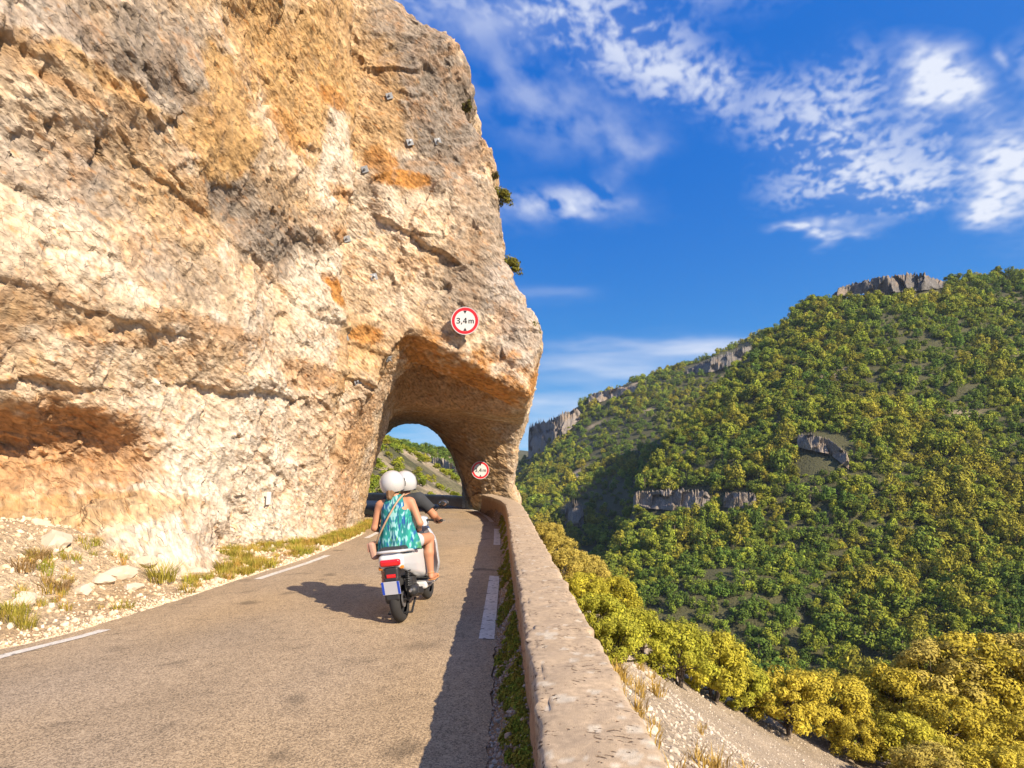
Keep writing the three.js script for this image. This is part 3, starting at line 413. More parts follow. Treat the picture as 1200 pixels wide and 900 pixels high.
const hillY = (x, z) => Math.max(-96, -2.2 * Math.max(0, beyondCrest(x, z) - 2)) + hillBase(x, z) + 5.5 * ridged(x * 0.011 + 0.4, z * 0.008, 6, 2) - 2 + 3.2 * fbm(x * 0.018, z * 0.018, 4, 3) + 1.6 * ridged(x * 0.05, z * 0.05, 2, 3);
// ridge farther up the gorge
const ridgeBase = spline(place([[900, 398, 560], [870, 412, 560], [815, 432, 565], [760, 447, 575], [700, 467, 590], [675, 482, 600], [650, 500, 610], [625, 530, 620], [606, 560, 600], [800, 500, 460], [760, 520, 440], [700, 550, 430], [650, 580, 420], [610, 600, 400], [700, 640, 330], [640, 680, 300], [820, 600, 340], [900, 500, 450],
  [900, 430, 680], [800, 470, 690], [700, 520, 700], [640, 560, 720], [570, 600, 640], [560, 620, 480], [560, 680, 320], [720, 720, 280], [1000, 380, 560], [1000, 430, 680]]));
const ridgeY = (x, z) => ridgeBase(x, z) + 4 * fbm(x * 0.012, z * 0.012, 14, 3) + 3.4 * ridged(x * 0.03, z * 0.03, 12, 3);
// slope seen through the tunnel, and the plateau behind it
const beyondBase = spline(place([[410, 500, 75], [432, 512, 80], [470, 529, 88], [505, 546, 98], [535, 566, 104], [440, 560, 56], [480, 582, 54], [530, 592, 56], [380, 560, 52], [400, 585, 46], [560, 610, 70], [480, 545, 150], [540, 570, 150], [430, 530, 150], [380, 490, 80]]));
const beyondY = (x, z) => beyondBase(x, z) + 0.7 * fbm(x * 0.1, z * 0.1, 4, 3) + 0.5 * ridged(x * 0.3, z * 0.3, 2, 3);
const plateauBase = spline(place([[420, 520, 250], [470, 524, 265], [510, 531, 285], [545, 535, 300], [600, 540, 320], [430, 545, 200], [480, 552, 205], [520, 562, 205], [560, 575, 200], [480, 548, 345], [560, 552, 370], [380, 520, 240], [620, 580, 240]]));
const plateauY = (x, z) => plateauBase(x, z) + 2 * fbm(x * 0.04, z * 0.04, 4, 3) + 1.5 * ridged(x * 0.08, z * 0.08, 2, 3);
const seen = (x, y, z) => z > -1 ? null : [CX + FOC * x / -z, HORIZON - FOC * (y - EYE) / -z];
const landBump = texture(512, (u, v) => { const k = 0.5 + 0.5 * tiled((a, b) => fbm(a, b, 2, 5), u, v, 12); return [k, k, k]; }, false);
const land = new THREE.MeshStandardMaterial({ color: 0xffffff, vertexColors: true, roughness: 0.97, map: dirtMap, bumpMap: landBump, bumpScale: 0.5 });
const bare = (x, z, s) => sstep(0.28, 0.46, fbm(x * 0.034 * s + 2, z * 0.045 * s, 8, 4));       // where scree breaks the wood
function slab(name, f, x0, x1, z0, z1, step, keep, label, s = 1, pale = 0) {
  const nu = Math.ceil((x1 - x0) / step), nv = Math.ceil((z1 - z0) / step);
  const g = sheet(nu, nv, (i, j) => { const x = mix(x0, x1, i / nu), z = mix(z0, z1, j / nv), y = f(x, z), b = clamp(bare(x, z, s) + pale * clamp(0.6 + fbm(x * 0.12, z * 0.12, 3, 3) * 2, 0, 1), 0, 1), n = 0.9 + 0.4 * fbm(x * 0.2, z * 0.2, 1, 3); return { p: [x, y, z], uv: [x / 9, z / 9], c: [n * mix(0.11, 0.60, b), n * mix(0.115, 0.50, b), n * mix(0.048, 0.38, b)], skip: keep && !keep(x, y, z) }; });
  const ix = g.index.array; for (let i = 0; i < ix.length; i += 3) { const t = ix[i + 1]; ix[i + 1] = ix[i + 2]; ix[i + 2] = t; } g.computeVertexNormals();
  return structure(name, g, land, label);
}
slab('hillside', hillY, -60, 420, -460, -90, 3, (x, y, z) => beyondCrest(x, z) < 24 && y > -85 && x / -z > -0.05 && x / -z < 1.15, 'steep wooded limestone hillside across the gorge');
slab('far_ridge', ridgeY, -90, 420, -720, -260, 4, (x, y, z) => y > -90, 'wooded ridge farther up the gorge');
slab('scrub_slope', beyondY, -60, 2, -150, -42, 0.9, (x, y, z) => x / -z < 0.02 && x / -z > -0.36, 'pale scrub slope beyond the tunnel', 3, 0.85);
slab('plateau', plateauY, -130, 30, -380, -170, 2.5, (x, y, z) => x / -z < -0.06, 'distant limestone plateau beyond the tunnel', 1, 0.65);
slab('valley_floor', (x, z) => -88 + 2 * noise(x * 0.003, z * 0.003, 3), -900, 900, -1300, 300, 50, null, 'low ground of the gorge reaching to the horizon');
slab('distant_hill', (x, z) => -90 + 118 * Math.exp(-(((x + 20) / 420) ** 2) - ((z + 1080) / 150) ** 2) + 10 * fbm(x * 0.01, z * 0.01, 2, 4), -700, 700, -1290, -820, 20, null, 'hazy distant hill at the end of the gorge');
// scree just below the parapet
const SCREE = [[0, 0], [8, -5.6], [12, -7.3], [21, -9.2], [26, -14], [40, -30], [75, -66]];
const slopeY = (x, d) => { const s = Math.max(0, x - 0.5); return -0.28 + table(SCREE, s) - 0.62 * sstep(9, 17, d) * Math.min(s, 2.6) + 0.1 * noise(x * 0.8, d * 0.8, 3) * Math.min(1, s) + 0.04 * noise(x * 3, d * 3, 3) - 0.55 * Math.max(0, d - 28); };
{
  const scree = new THREE.MeshStandardMaterial({ color: 0xffffff, vertexColors: true, roughness: 0.97, map: dirtMap, bumpMap: dirtBump, bumpScale: 0.05 });
  const g = sheet(170, 260, (i, j) => { const x = 0.5 + 75 * (i / 170) ** 2.2, d = -4 + 120 * (j / 260) ** 1.8, y = slopeY(x, d), w = fbm(x * 0.8, d * 0.8, 3, 4), k = 0.95 + 0.3 * noise(x * 4, d * 4, 2), a = clamp(0.5 + 1.7 * w, 0, 1); return { p: [x, y, -d], uv: [x / 1.4, d / 1.4], c: [k * mix(0.46, 0.56, a), k * mix(0.39, 0.475, a), k * mix(0.31, 0.38, a)] }; });
  structure('scree_slope', g, scree, 'steep grey gravel slope falling away below the parapet');
}
// bands of bare rock on the slopes: [x, y of top, y of foot, distance] along the band
const bandBump = texture(512, (u, v) => { const k = 0.5 + 0.5 * tiled((a, b) => ridged(a, b * 0.4, 2, 4), u, v, 14); return [k, k, k]; }, false);
const bandRock = new THREE.MeshStandardMaterial({ color: 0xffffff, vertexColors: true, roughness: 0.96, map: dirtMap, bumpMap: bandBump, bumpScale: 0.6 });
const BANDS = [];
function outcrop(list, back, label, tone = [0.36, 0.33, 0.31]) {
  { const f = list[0][3] < 300 || list[0][0] > 960 ? hillY : ridgeY; if (list[0][0] > 600) list = list.map(p => { let d = p[3] - 70; const q = at(p[0], p[2], 1); for (; d < p[3] + 60; d += 0.5) if (EYE + (q.y - EYE) * d < f(q.x * d, -d)) return [p[0], p[1], p[2], d - 1]; return p; }); }
  BANDS.push(list);
  const n = list.length - 1, nu = 60 * Math.max(1, Math.min(3, n)), nv = 22;
  const g = sheet(nu, nv, (i, j) => {
    const t = i / nu * n, k = Math.min(n - 1, Math.floor(t)), u = t - k, m = q => mix(list[k][q], list[k + 1][q], u), px = m(0), d = m(3), v = j / nv, front = Math.min(1, v / 0.7), over = Math.max(0, (v - 0.7) / 0.3);
    const end = Math.min(1, Math.min(i, nu - i) / 8), jag = 1 + (0.45 * noise(i * 0.3, d, 1) + 0.2 * noise(i * 0.9, d, 4)) * end; const mid = (m(1) + m(2)) / 2, top = mix(mid, m(1), (0.25 + 0.75 * end) * jag), p = at(px, mix(m(2) + 2, top, front), d);
    const q = at(px, 545, 1), L = Math.hypot(q.x, 1), dirx = q.x / L, dirz = -1 / L, size = d / 260;
    const w = ridged(p.x * 0.16 / size, p.y * 0.05 / size, p.z * 0.16 / size, 4) * 2.2 * size + facet(p.x * 0.25 / size, p.y * 0.2 / size, p.z * 0.25 / size, 3) * 2.4 * size; const depth = back * over - w * (1 - over) + 2.5 * size * front - 1.5 * size;
    p.x += dirx * depth; p.z += dirz * depth; p.y -= over * back * 0.05;
    const a = fbm(p.x * 0.12, p.y * 0.12, p.z * 0.12, 4), s = 0.95 + 0.5 * fbm(p.x * 0.5, p.y * 0.1, p.z * 0.5, 3), o = clamp(a * 2, 0, 0.4);
    return { p: [p.x, p.y, p.z], uv: [(p.x + p.z) / 12, p.y / 12], c: [s * mix(tone[0], 0.5, o), s * mix(tone[1], 0.37, o), s * mix(tone[2], 0.25, o)] };
  });
  structure('rock_outcrop', g, bandRock, label);
}
outcrop([[975, 342, 348, 348], [1000, 331, 346, 348], [1040, 324, 344, 348], [1068, 321, 341, 350], [1080, 321, 340, 350], [1105, 327, 337, 352]], 22, 'grey cliff band crowning the hilltop', [0.21, 0.21, 0.22]);
outcrop([[805, 432, 437, 556], [830, 421, 436, 556], [860, 411, 427, 552], [885, 404, 416, 550]], 25, 'long grey cliff band under the far ridge top', [0.24, 0.24, 0.25]);
outcrop([[619, 500, 536, 612], [624, 497, 534, 606], [650, 489, 520, 600], [662, 482, 508, 596], [680, 478, 490, 592]], 40, 'tall bluish cliff ending the far ridge', [0.34, 0.32, 0.32]);
outcrop([[690, 462, 474, 588], [720, 455, 465, 585], [745, 450, 458, 580]], 20, 'thin rock rim along the far ridge');
outcrop([[742, 577, 592, 250], [770, 575, 594, 246], [800, 574, 596, 243], [832, 576, 592, 240]], 9, 'pale cliff band on the wooded spur');
outcrop([[848, 578, 592, 232], [866, 577, 594, 231], [886, 578, 590, 230]], 8, 'short pale outcrop among trees on the spur');
outcrop([[934, 510, 522, 246], [950, 508, 526, 245], [972, 515, 530, 244], [995, 532, 548, 240]], 8, 'pale broken outcrop in the middle of the wooded hill');
outcrop([[662, 590, 612, 400], [672, 586, 616, 398], [684, 594, 614, 396]], 14, 'dark rock tower low on the far ridge');
outcrop([[690, 672, 684, 214], [702, 668, 686, 212], [712, 674, 684, 211]], 6, 'small white outcrop above the yellow oaks');
outcrop([[505, 536, 546, 215], [520, 537, 552, 212], [533, 545, 572, 206], [545, 552, 578, 203]], 14, 'pale vertical cliff below the plateau beyond the tunnel', [0.5, 0.46, 0.42]);
outcrop([[470, 527, 531, 230], [490, 529, 536, 225], [505, 532, 540, 220]], 12, 'pale rim of the plateau beyond the tunnel', [0.5, 0.46, 0.42]);
scene.fog = new THREE.FogExp2(lin(0.62, 0.74, 0.95), 0.0001);
console.log('land done');
// ---------- trees, shrubs, grass, loose stone ----------
const leafMat = (o = {}) => new THREE.MeshPhysicalMaterial({ color: 0xffffff, vertexColors: true, roughness: 0.8, specularIntensity: 0.3, side: THREE.DoubleSide, ...o });
// leaf faces spread over the clumps of a crown of unit radius; leaves lie roughly along each clump's skin
function crown(seed, clumps, leaves, size, flat, tint, clumpR = [0.26, 0.42]) {
  const r = rng(seed), B = []; for (let i = 0; i < clumps; i++) { const a = r() * 6.283, h = -0.55 + 1.5 * r(), rad = Math.sqrt(Math.max(0.02, 1 - Math.max(0, h) ** 2)) * (0.25 + 0.6 * Math.sqrt(r())); B.push([Math.cos(a) * rad * 0.86, h * flat * 0.72, Math.sin(a) * rad * 0.86, mix(clumpR[0], clumpR[1], r()), 0.78 + 0.44 * r()]); }
  const P = [], C = [], I = [], n = V3(), t = V3(), b = V3(), c = V3();
  for (let i = 0; i < leaves; i++) {
    const q = B[Math.floor(r() * clumps)]; n.set(r() * 2 - 1, r() * 2 - 0.75, r() * 2 - 1).normalize(); const s = q[3] * (0.66 + 0.4 * r() + (r() < 0.18 ? 0.45 * r() : 0)) * (1 + 0.25 * noise(n.x * 3 + q[0] * 9, n.y * 3, n.z * 3 + q[2] * 9));
    c.set(q[0] + n.x * s, q[1] + n.y * s * 0.8, q[2] + n.z * s); n.x += (r() - 0.5) * 0.8; n.y += (r() - 0.5) * 0.8 + 0.3; n.z += (r() - 0.5) * 0.8; n.normalize();
    t.set(r() - 0.5, r() - 0.5, r() - 0.5).cross(n).normalize(); b.crossVectors(n, t); const l = size * (0.6 + 0.8 * r()), w = l * 0.55, k = P.length / 3, f = l * 0.18;
    P.push(c.x - t.x * l, c.y - t.y * l, c.z - t.z * l, c.x + b.x * w + n.x * f, c.y + b.y * w + n.y * f, c.z + b.z * w + n.z * f, c.x + t.x * l, c.y + t.y * l, c.z + t.z * l, c.x - b.x * w + n.x * f, c.y - b.y * w + n.y * f, c.z - b.z * w + n.z * f);
    const m = q[4] * (0.75 + 0.5 * r()), y = r(); const col = [mix(tint[0][0], tint[1][0], y) * m, mix(tint[0][1], tint[1][1], y) * m, mix(tint[0][2], tint[1][2], y) * m]; for (let v = 0; v < 4; v++) C.push(...col);
    I.push(k, k + 1, k + 2, k, k + 2, k + 3);
  }
  const g = new THREE.BufferGeometry(); g.setAttribute('position', new THREE.Float32BufferAttribute(P, 3)); g.setAttribute('color', new THREE.Float32BufferAttribute(C, 3)); g.setIndex(I); g.computeVertexNormals(); g.userData = { B }; return g;
}
function limb(a, b, r0, r1, bend, seg = 5) { const m = a.clone().lerp(b, 0.5).add(bend || V3(0, 0, 0)), c = new THREE.QuadraticBezierCurve3(a, m, b), g = new THREE.TubeGeometry(c, 5, 1, seg, false), p = g.attributes.position, k = V3(); for (let i = 0; i < p.count; i++) { const t = Math.floor(i / (seg + 1)) / 5, q = c.getPoint(t), s = mix(r0, r1, t); k.fromBufferAttribute(p, i).sub(q).multiplyScalar(s).add(q); p.setXYZ(i, k.x, k.y, k.z); } g.computeVertexNormals(); return g; }
const bark = std([0.10, 0.075, 0.055], { roughness: 0.95, bumpMap: landBump, bumpScale: 0.03 });
// woods on the slopes
const HILL_TINT = [[[0.17, 0.215, 0.02], [0.28, 0.29, 0.03]], [[0.07, 0.125, 0.02], [0.14, 0.20, 0.026]], [[0.23, 0.225, 0.024], [0.33, 0.30, 0.034]], [[0.105, 0.16, 0.022], [0.20, 0.24, 0.028]]];
const HILL = HILL_TINT.map((t, i) => crown(40 + i, 15, 720, 0.095, 1.05, t, [0.26, 0.4]));
const hillLeaf = leafMat({ transmission: 0.15, roughness: 1 });
const hillTrunk = new THREE.CylinderGeometry(0.045, 0.075, 1, 6); hillTrunk.translate(0, 0.5, 0);
function hillLabel(t) {                        // told apart by size, colour and the landmark of the slope they stand by
  const size = t.R < 2.4 ? 'small' : t.R < 3 ? 'mid-sized' : 'large', hue = ['olive-green', 'dark green', 'yellowish', 'mid-green'][t.kind];
  const w = t.px < 730 ? 'at the foot of the wooded spur' : t.py < 640 && t.px < 840 ? 'below the pale cliff band of the spur' : t.py < 640 ? 'below the broken outcrop of the hill' : bare(t.x, t.z, 1) > 0.02 ? 'beside a bare patch of the gorge slope' : t.px < 860 ? 'above the yellow-green oaks at the scree' : t.px < 1020 ? 'above the golden oaks at the scree foot' : 'above the tallest golden oak';
  return `${size} ${hue} bushy oak ${w}`;
}
{
  const r = rng(77), T = [], F = [], nearEdge = [[600, 590], [640, 610], [700, 690], [760, 738], [880, 770], [950, 780], [1020, 800], [1080, 760], [1200, 745], [1300, 740]];
  const plant = (f, x0, x1, z0, z1, step, list, size, dens, s) => { for (let x = x0; x < x1; x += step) for (let z = z0; z < z1; z += step) { const X = x + (r() - 0.5) * step * 1.1, Z = z + (r() - 0.5) * step * 1.1, y = f(X, Z), q = seen(X, y, Z), k = r(), kk = r(), tw = r(); if (f === hillY && beyondCrest(X, Z) > 20) continue; if (!q || q[0] < 560 || q[0] > 1260 || q[1] < 250 || q[1] > 960) continue; if (BANDS.some(b => q[0] > b[0][0] - 3 && q[0] < b[b.length - 1][0] + 3 && Math.abs(-Z - b[0][3]) < 26 && q[1] > b.reduce((m, v) => Math.min(m, v[1]), 999) - 1 && q[1] < b.reduce((m, v) => Math.max(m, v[2]), 0) + size * 0.9 * FOC / -Z)) continue; const e = fbm(X * 0.02 + 5, Z * 0.02, 7, 3); if (bare(X, Z, s) > 0.35 + 0.5 * k || k > dens + e) continue; const kind = Math.floor(clamp(kk * 0.7 + 0.14 + e * 1.0, 0, 0.999) * 4); list.push({ x: X, y, z: Z, R: size * (0.42 + 0.85 * Math.pow(r(), 1.3) + (r() < 0.15 ? 0.45 : 0)) * (1 + 0.5 * e), px: q[0], py: q[1], kind: [1, 3, 0, 2][kind], turn: tw * 6.28, tall: 0.7 + 0.7 * r() }); } };
  plant(hillY, 0, 420, -380, -100, 2.6, T, 2.4, 0.92, 1);
  plant(ridgeY, -20, 420, -640, -300, 4.1, F, 2.8, 0.85, 1);
  const free = t => t.px > 600 && t.px < 1195 && t.py - 10 < table(nearEdge, t.px);
  const order = T.filter(free).sort((a, b) => b.R / -b.z - a.R / -a.z), own = new Set(order.slice(0, 296));
  const count = [0, 0, 0, 0];
  for (const t of own) {
    const g = thing('oak_tree', hillLabel(t), 'tree', 'oaks on the opposite gorge slope', V3(t.x, t.y - 0.2, t.z), t.turn); g.scale.setScalar(t.R);
    part('trunk', hillTrunk, bark, g); const c = part('crown', HILL[t.kind], hillLeaf, g); c.position.y = 0.6 * t.tall; c.scale.y = t.tall; count[t.kind]++;
  }
  const M = new THREE.Matrix4(), Q = new THREE.Quaternion(), UP = V3(0, 1, 0), K = new THREE.Color();
  const forest = (list, name, label) => { for (let k = 0; k < 4; k++) { const L = list.filter(t => t.kind === k && !own.has(t)); if (!L.length) continue; const im = new THREE.InstancedMesh(HILL[k], hillLeaf, L.length); im.name = name; L.forEach((t, i) => { Q.setFromAxisAngle(UP, t.turn); M.compose(V3(t.x, t.y + t.R * 0.5 * t.tall, t.z), Q, V3(t.R * (0.8 + 0.45 * hash3(i, k, 4, 9)), t.R * t.tall, t.R * (0.8 + 0.45 * hash3(i, k, 5, 9)))); im.setMatrixAt(i, M); const s = 0.68 + 0.75 * hash3(i, k, 1, 9); im.setColorAt(i, K.setRGB(s * (0.92 + 0.16 * hash3(i, k, 2, 9)), s, s)); }); tag(im, label.replace('*', ['olive', 'dark green', 'yellowish', 'mid-green'][k]), 'wood', null, 'stuff'); } };
  forest(T, 'oak_wood', '* oak wood covering the upper hillside'); forest(F, 'ridge_wood', '* oak wood covering the far ridge');
  console.log('hill trees', T.length, F.length, count.join(' '));
  // scrub beyond the tunnel
  const S = []; for (let i = 0; i < 2600; i++) { const d = 46 + 70 * r(), px = 415 + 140 * r(), X = (px - CX) / FOC * d, y = beyondY(X, -d); const left = sstep(-0.1, -0.24, X / d) + 0.15; if (r() > left * 0.22 + 0.4 * fbm(X * 0.15, d * 0.15, 3, 2)) continue; S.push({ x: X, y, z: -d, R: 0.35 + 0.5 * r(), kind: r() < 0.5 ? 0 : r() < 0.5 ? 2 : 3, turn: r() * 6, tall: 0.9, px, py: 0 }); }
  for (let i = 0; i < 1300; i++) { const d = 180 + 150 * r(), px = 405 + 180 * r(), X = (px - CX) / FOC * d, y = plateauY(X, -d); if (r() > 0.55 + fbm(X * 0.05, d * 0.05, 3, 2)) continue; S.push({ x: X, y, z: -d, R: 1 + 1.2 * r(), kind: r() < 0.6 ? 1 : 3, turn: r() * 6, tall: 0.9, px, py: 0 }); }
  forest(S, 'hill_scrub', '* scrub bushes dotted over the slope beyond the tunnel');
}
// yellowing oaks below the parapet: crown centre in the photograph, distance, radius
const OAK_TINT = [[[0.38, 0.35, 0.032], [0.52, 0.455, 0.05]], [[0.30, 0.32, 0.03], [0.46, 0.425, 0.048]], [[0.42, 0.34, 0.035], [0.54, 0.44, 0.055]], [[0.40, 0.32, 0.065], [0.52, 0.42, 0.095]]];
const OAK = OAK_TINT.map((t, i) => crown(60 + i, 78, 16000, 0.028, 0.85, t, [0.10, 0.2]));
const oakLeaf = leafMat({ transmission: 0.22, roughness: 1 });
function oak(px, py, rpx, kind, label, seed) {
  const ray = at(px, py, 1); let d = 9; for (; d < 29; d += 0.1) if (EYE + (ray.y - EYE) * d - slopeY(ray.x * d, d) < 0.72 * rpx * d / FOC) break;
  const c = at(px, py, d), R = rpx * d / FOC, y0 = slopeY(c.x, d), h = Math.max(c.y - y0, 0.6 * R), r = rng(seed), g = thing('oak_tree', label, 'tree', null, V3(c.x, y0 - 0.05, c.z), r() * 6.28);
  const L = []; for (let i = 0; i < 3; i++) L.push(limb(V3((r() - 0.5) * 0.12 * R, 0, (r() - 0.5) * 0.12 * R), V3((r() - 0.5) * 0.5 * R, h, (r() - 0.5) * 0.5 * R), 0.04 * R + 0.01, 0.02 * R, V3((r() - 0.5) * 0.3 * R, 0, (r() - 0.5) * 0.3 * R), 7));
  const B = OAK[kind].userData.B; for (let i = 0; i < 24; i++) { const b = B[i * 2]; L.push(limb(V3((r() - 0.5) * 0.2 * R, h * (0.3 + 0.4 * r()), (r() - 0.5) * 0.2 * R), V3(b[0] * R, h + b[1] * R, b[2] * R), 0.024 * R, 0.006 * R, V3((r() - 0.5) * 0.2 * R, -0.08 * R, (r() - 0.5) * 0.2 * R))); }
  part('trunk', L, bark, g); const k = part('crown', OAK[kind], oakLeaf, g); k.position.y = h; k.scale.setScalar(R); OAKLOG.push(d.toFixed(0) + '/' + R.toFixed(1));
}
const OAKLOG = [];
[[643, 628, 26, 3, 'ochre-tinged shrubby oak where the parapet meets the tunnel spur'], [656, 645, 28, 3, 'second ochre-tinged shrubby oak along the parapet from the spur'], [668, 664, 34, 3, 'third ochre-tinged shrubby oak along the parapet from the spur'], [690, 672, 34, 3, 'dull ochre oak behind the shrubs along the parapet'], [684, 695, 38, 0, 'small yellow oak close behind the middle of the parapet'], [702, 724, 46, 1, 'yellow-green bushy oak pressed against the parapet'], [722, 752, 46, 1, 'lowest yellow-green oak beside the parapet above the scree'], [722, 702, 40, 0, 'pale yellow oak standing behind the bushy parapet oak'], [748, 742, 44, 1, 'yellow-green oak with a dark gap beside its trunk'],
  [795, 765, 54, 1, 'broad yellow-green oak at the top edge of the scree'], [838, 780, 58, 0, 'bright yellow oak leaning over the scree'], [872, 806, 42, 1, 'low yellow-green oak bush on the scree edge'],
  [925, 822, 58, 2, 'golden oak standing halfway down the scree edge'], [975, 828, 60, 2, 'golden oak with bare stems at the foot of the scree'], [1005, 865, 40, 2, 'small golden oak where the scree ends'],
  [1050, 815, 60, 2, 'round golden oak below the scree'], [1098, 795, 66, 3, 'tall dull gold oak rising below the scree'], [1148, 790, 72, 2, 'tallest golden oak beside the gorge'], [1196, 790, 70, 3, 'wide golden oak beyond the tallest one'], [1110, 855, 62, 2, 'golden oak in front of the taller oaks'], [1060, 872, 52, 0, 'yellow oak bush at the lower scree edge'], [1172, 860, 66, 2, 'dense golden oak in front of the wide oak'], [1225, 850, 64, 3, 'dull gold oak beside the dense golden oak'], [1090, 908, 56, 3, 'low ochre oak bush below the scree'], [1160, 915, 60, 2, 'low golden oak bush below the dense oak'], [1215, 910, 50, 2, 'low golden oak bush beside the dull gold oak']].forEach((o, i) => oak(...o, 300 + i));
console.log(OAKLOG.join(' '));
console.log('oaks done');
// ---------- signs, rock bolts, shrubs on the rock ----------
const font = await new FontLoader().loadAsync('fonts/droid/droid_sans_bold.typeface.json');
const steel = std([0.42, 0.43, 0.45], { metalness: 0.7, roughness: 0.45 }), signWhite = std([0.58, 0.58, 0.57], { roughness: 0.4 }), signRed = std([0.62, 0.012, 0.02], { roughness: 0.4 }), ink = std([0.012, 0.012, 0.014], { roughness: 0.5 });
function sign(px, py, d, R, rockD, label, turn) {
  const g = thing('height_limit_sign', label, 'sign', null, at(px, py, d), turn);
  const disc = (r, t, z, n = 48) => { const q = new THREE.CylinderGeometry(r, r, t, n); q.rotateX(Math.PI / 2); q.translate(0, 0, z); return q; };
  const ring = (a, b, z, t) => { const s = new THREE.Shape(); for (let i = 0; i <= 48; i++) { const q = i / 48 * 2 * Math.PI; i ? s.lineTo(b * Math.cos(q), b * Math.sin(q)) : s.moveTo(b, 0); } const h = new THREE.Path(); for (let i = 0; i <= 48; i++) { const q = -i / 48 * 2 * Math.PI; i ? h.lineTo(a * Math.cos(q), a * Math.sin(q)) : h.moveTo(a, 0); } s.holes.push(h); const q = new THREE.ExtrudeGeometry(s, { depth: t, bevelEnabled: false, curveSegments: 40 }); q.translate(0, 0, z); return q; };
  part('plate', disc(R, 0.02, 0), signWhite, g); part('red_ring', ring(R * 0.76, R * 0.965, 0.0105, 0.003), signRed, g); part('rim', ring(R * 1.0, R * 1.03, -0.02, 0.035), std([0.5, 0.5, 0.5], { metalness: 0.4, roughness: 0.5 }), g);
  const t = new TextGeometry('3,4', { font, size: R * 0.42, depth: 0.003, curveSegments: 6 }); t.computeBoundingBox(); const bw = t.boundingBox.max.x, m = new TextGeometry('m', { font, size: R * 0.36, depth: 0.003, curveSegments: 6 }); m.computeBoundingBox(); const w = bw + 0.06 * R + m.boundingBox.max.x;
  t.translate(-w / 2, -R * 0.2, 0.0105); m.translate(-w / 2 + bw + 0.06 * R, -R * 0.2, 0.0105); part('lettering', [t, m], ink, g);
  for (const s of [1, -1]) { const a = new THREE.Shape(); a.moveTo(-0.13 * R, s * 0.74 * R); a.lineTo(0.13 * R, s * 0.74 * R); a.lineTo(0, s * 0.5 * R); const q = new THREE.ExtrudeGeometry(a, { depth: 0.003, bevelEnabled: false }); q.translate(0, 0, 0.0105); part('arrow_mark', q, ink, g); }
  const len = Math.max(0.2, rockD - d + 0.35), c = new THREE.CylinderGeometry(0.025, 0.025, len, 8); c.rotateX(Math.PI / 2); for (const y of [0.14, -0.14]) { const k = c.clone(); k.translate(0, y, -len / 2 - 0.01); part('bracket', k, steel, g); }
  return g;
}
{
  const a = onRock(545, 376), b = onRock(563, 552);
  console.log('sign rock', -a.p.z, -b.p.z);
  sign(545, 376, -a.p.z - 0.34, 0.355 * (-a.p.z - 0.34) / 17.75, -a.p.z, 'round red and white height sign high above the tunnel mouth', -0.03);
  sign(563, 551, -b.p.z - 0.5, 0.355 * (-b.p.z - 0.5) / 27.8, -b.p.z, 'round red and white height sign low on the tunnel pillar', 0.0);
  // rock bolts
  const nut = new THREE.CylinderGeometry(0.032, 0.032, 0.035, 6); nut.rotateX(Math.PI / 2); nut.translate(0, 0, 0.035); const rod = new THREE.CylinderGeometry(0.014, 0.014, 0.22, 8); rod.rotateX(Math.PI / 2); rod.translate(0, 0, 0.0); const plate = new RoundedBoxGeometry(0.17, 0.17, 0.02, 2, 0.006), galv = std([0.24, 0.25, 0.27], { metalness: 0.1, roughness: 0.75 });
  [[457, 117, 'high on the grey crown left of the other crown bolts'], [480, 168, 'above the ochre break in the grey crown'], [513, 166, 'on the outer side of the grey crown'], [428, 200, 'beside the ochre stain under the grey crown'], [406, 278, 'beside the cliff crease'], [438, 325, 'on white stone between the crease and the upper sign'], [405, 397, 'above the two bolts left of the tunnel notch'], [455, 420, 'nearest the upper corner of the tunnel notch'], [419, 449, 'lowest left of the tunnel notch']].forEach(([px, py, where]) => {
    const s = onRock(px, py), g = thing('rock_bolt', 'square steel rock-bolt plate ' + where, 'rock bolt', 'rock bolts on the spur'); g.position.copy(s.p).addScaledVector(s.n, 0.05); g.lookAt(g.position.clone().add(s.n)); g.rotateZ(0.3);
    part('plate', plate, galv, g); part('nut', nut, galv, g); part('rod', rod, steel, g);
  });
  const s = onRock(307, 583), m = part('wall_plaque', new RoundedBoxGeometry(0.13, 0.27, 0.02, 2, 0.006), signWhite, new THREE.Group()); m.removeFromParent(); m.position.copy(s.p).addScaledVector(s.n, 0.05); m.lookAt(m.position.clone().add(s.n)); tag(m, 'small blank white plaque low on the cliff beside the road', 'plaque');
}
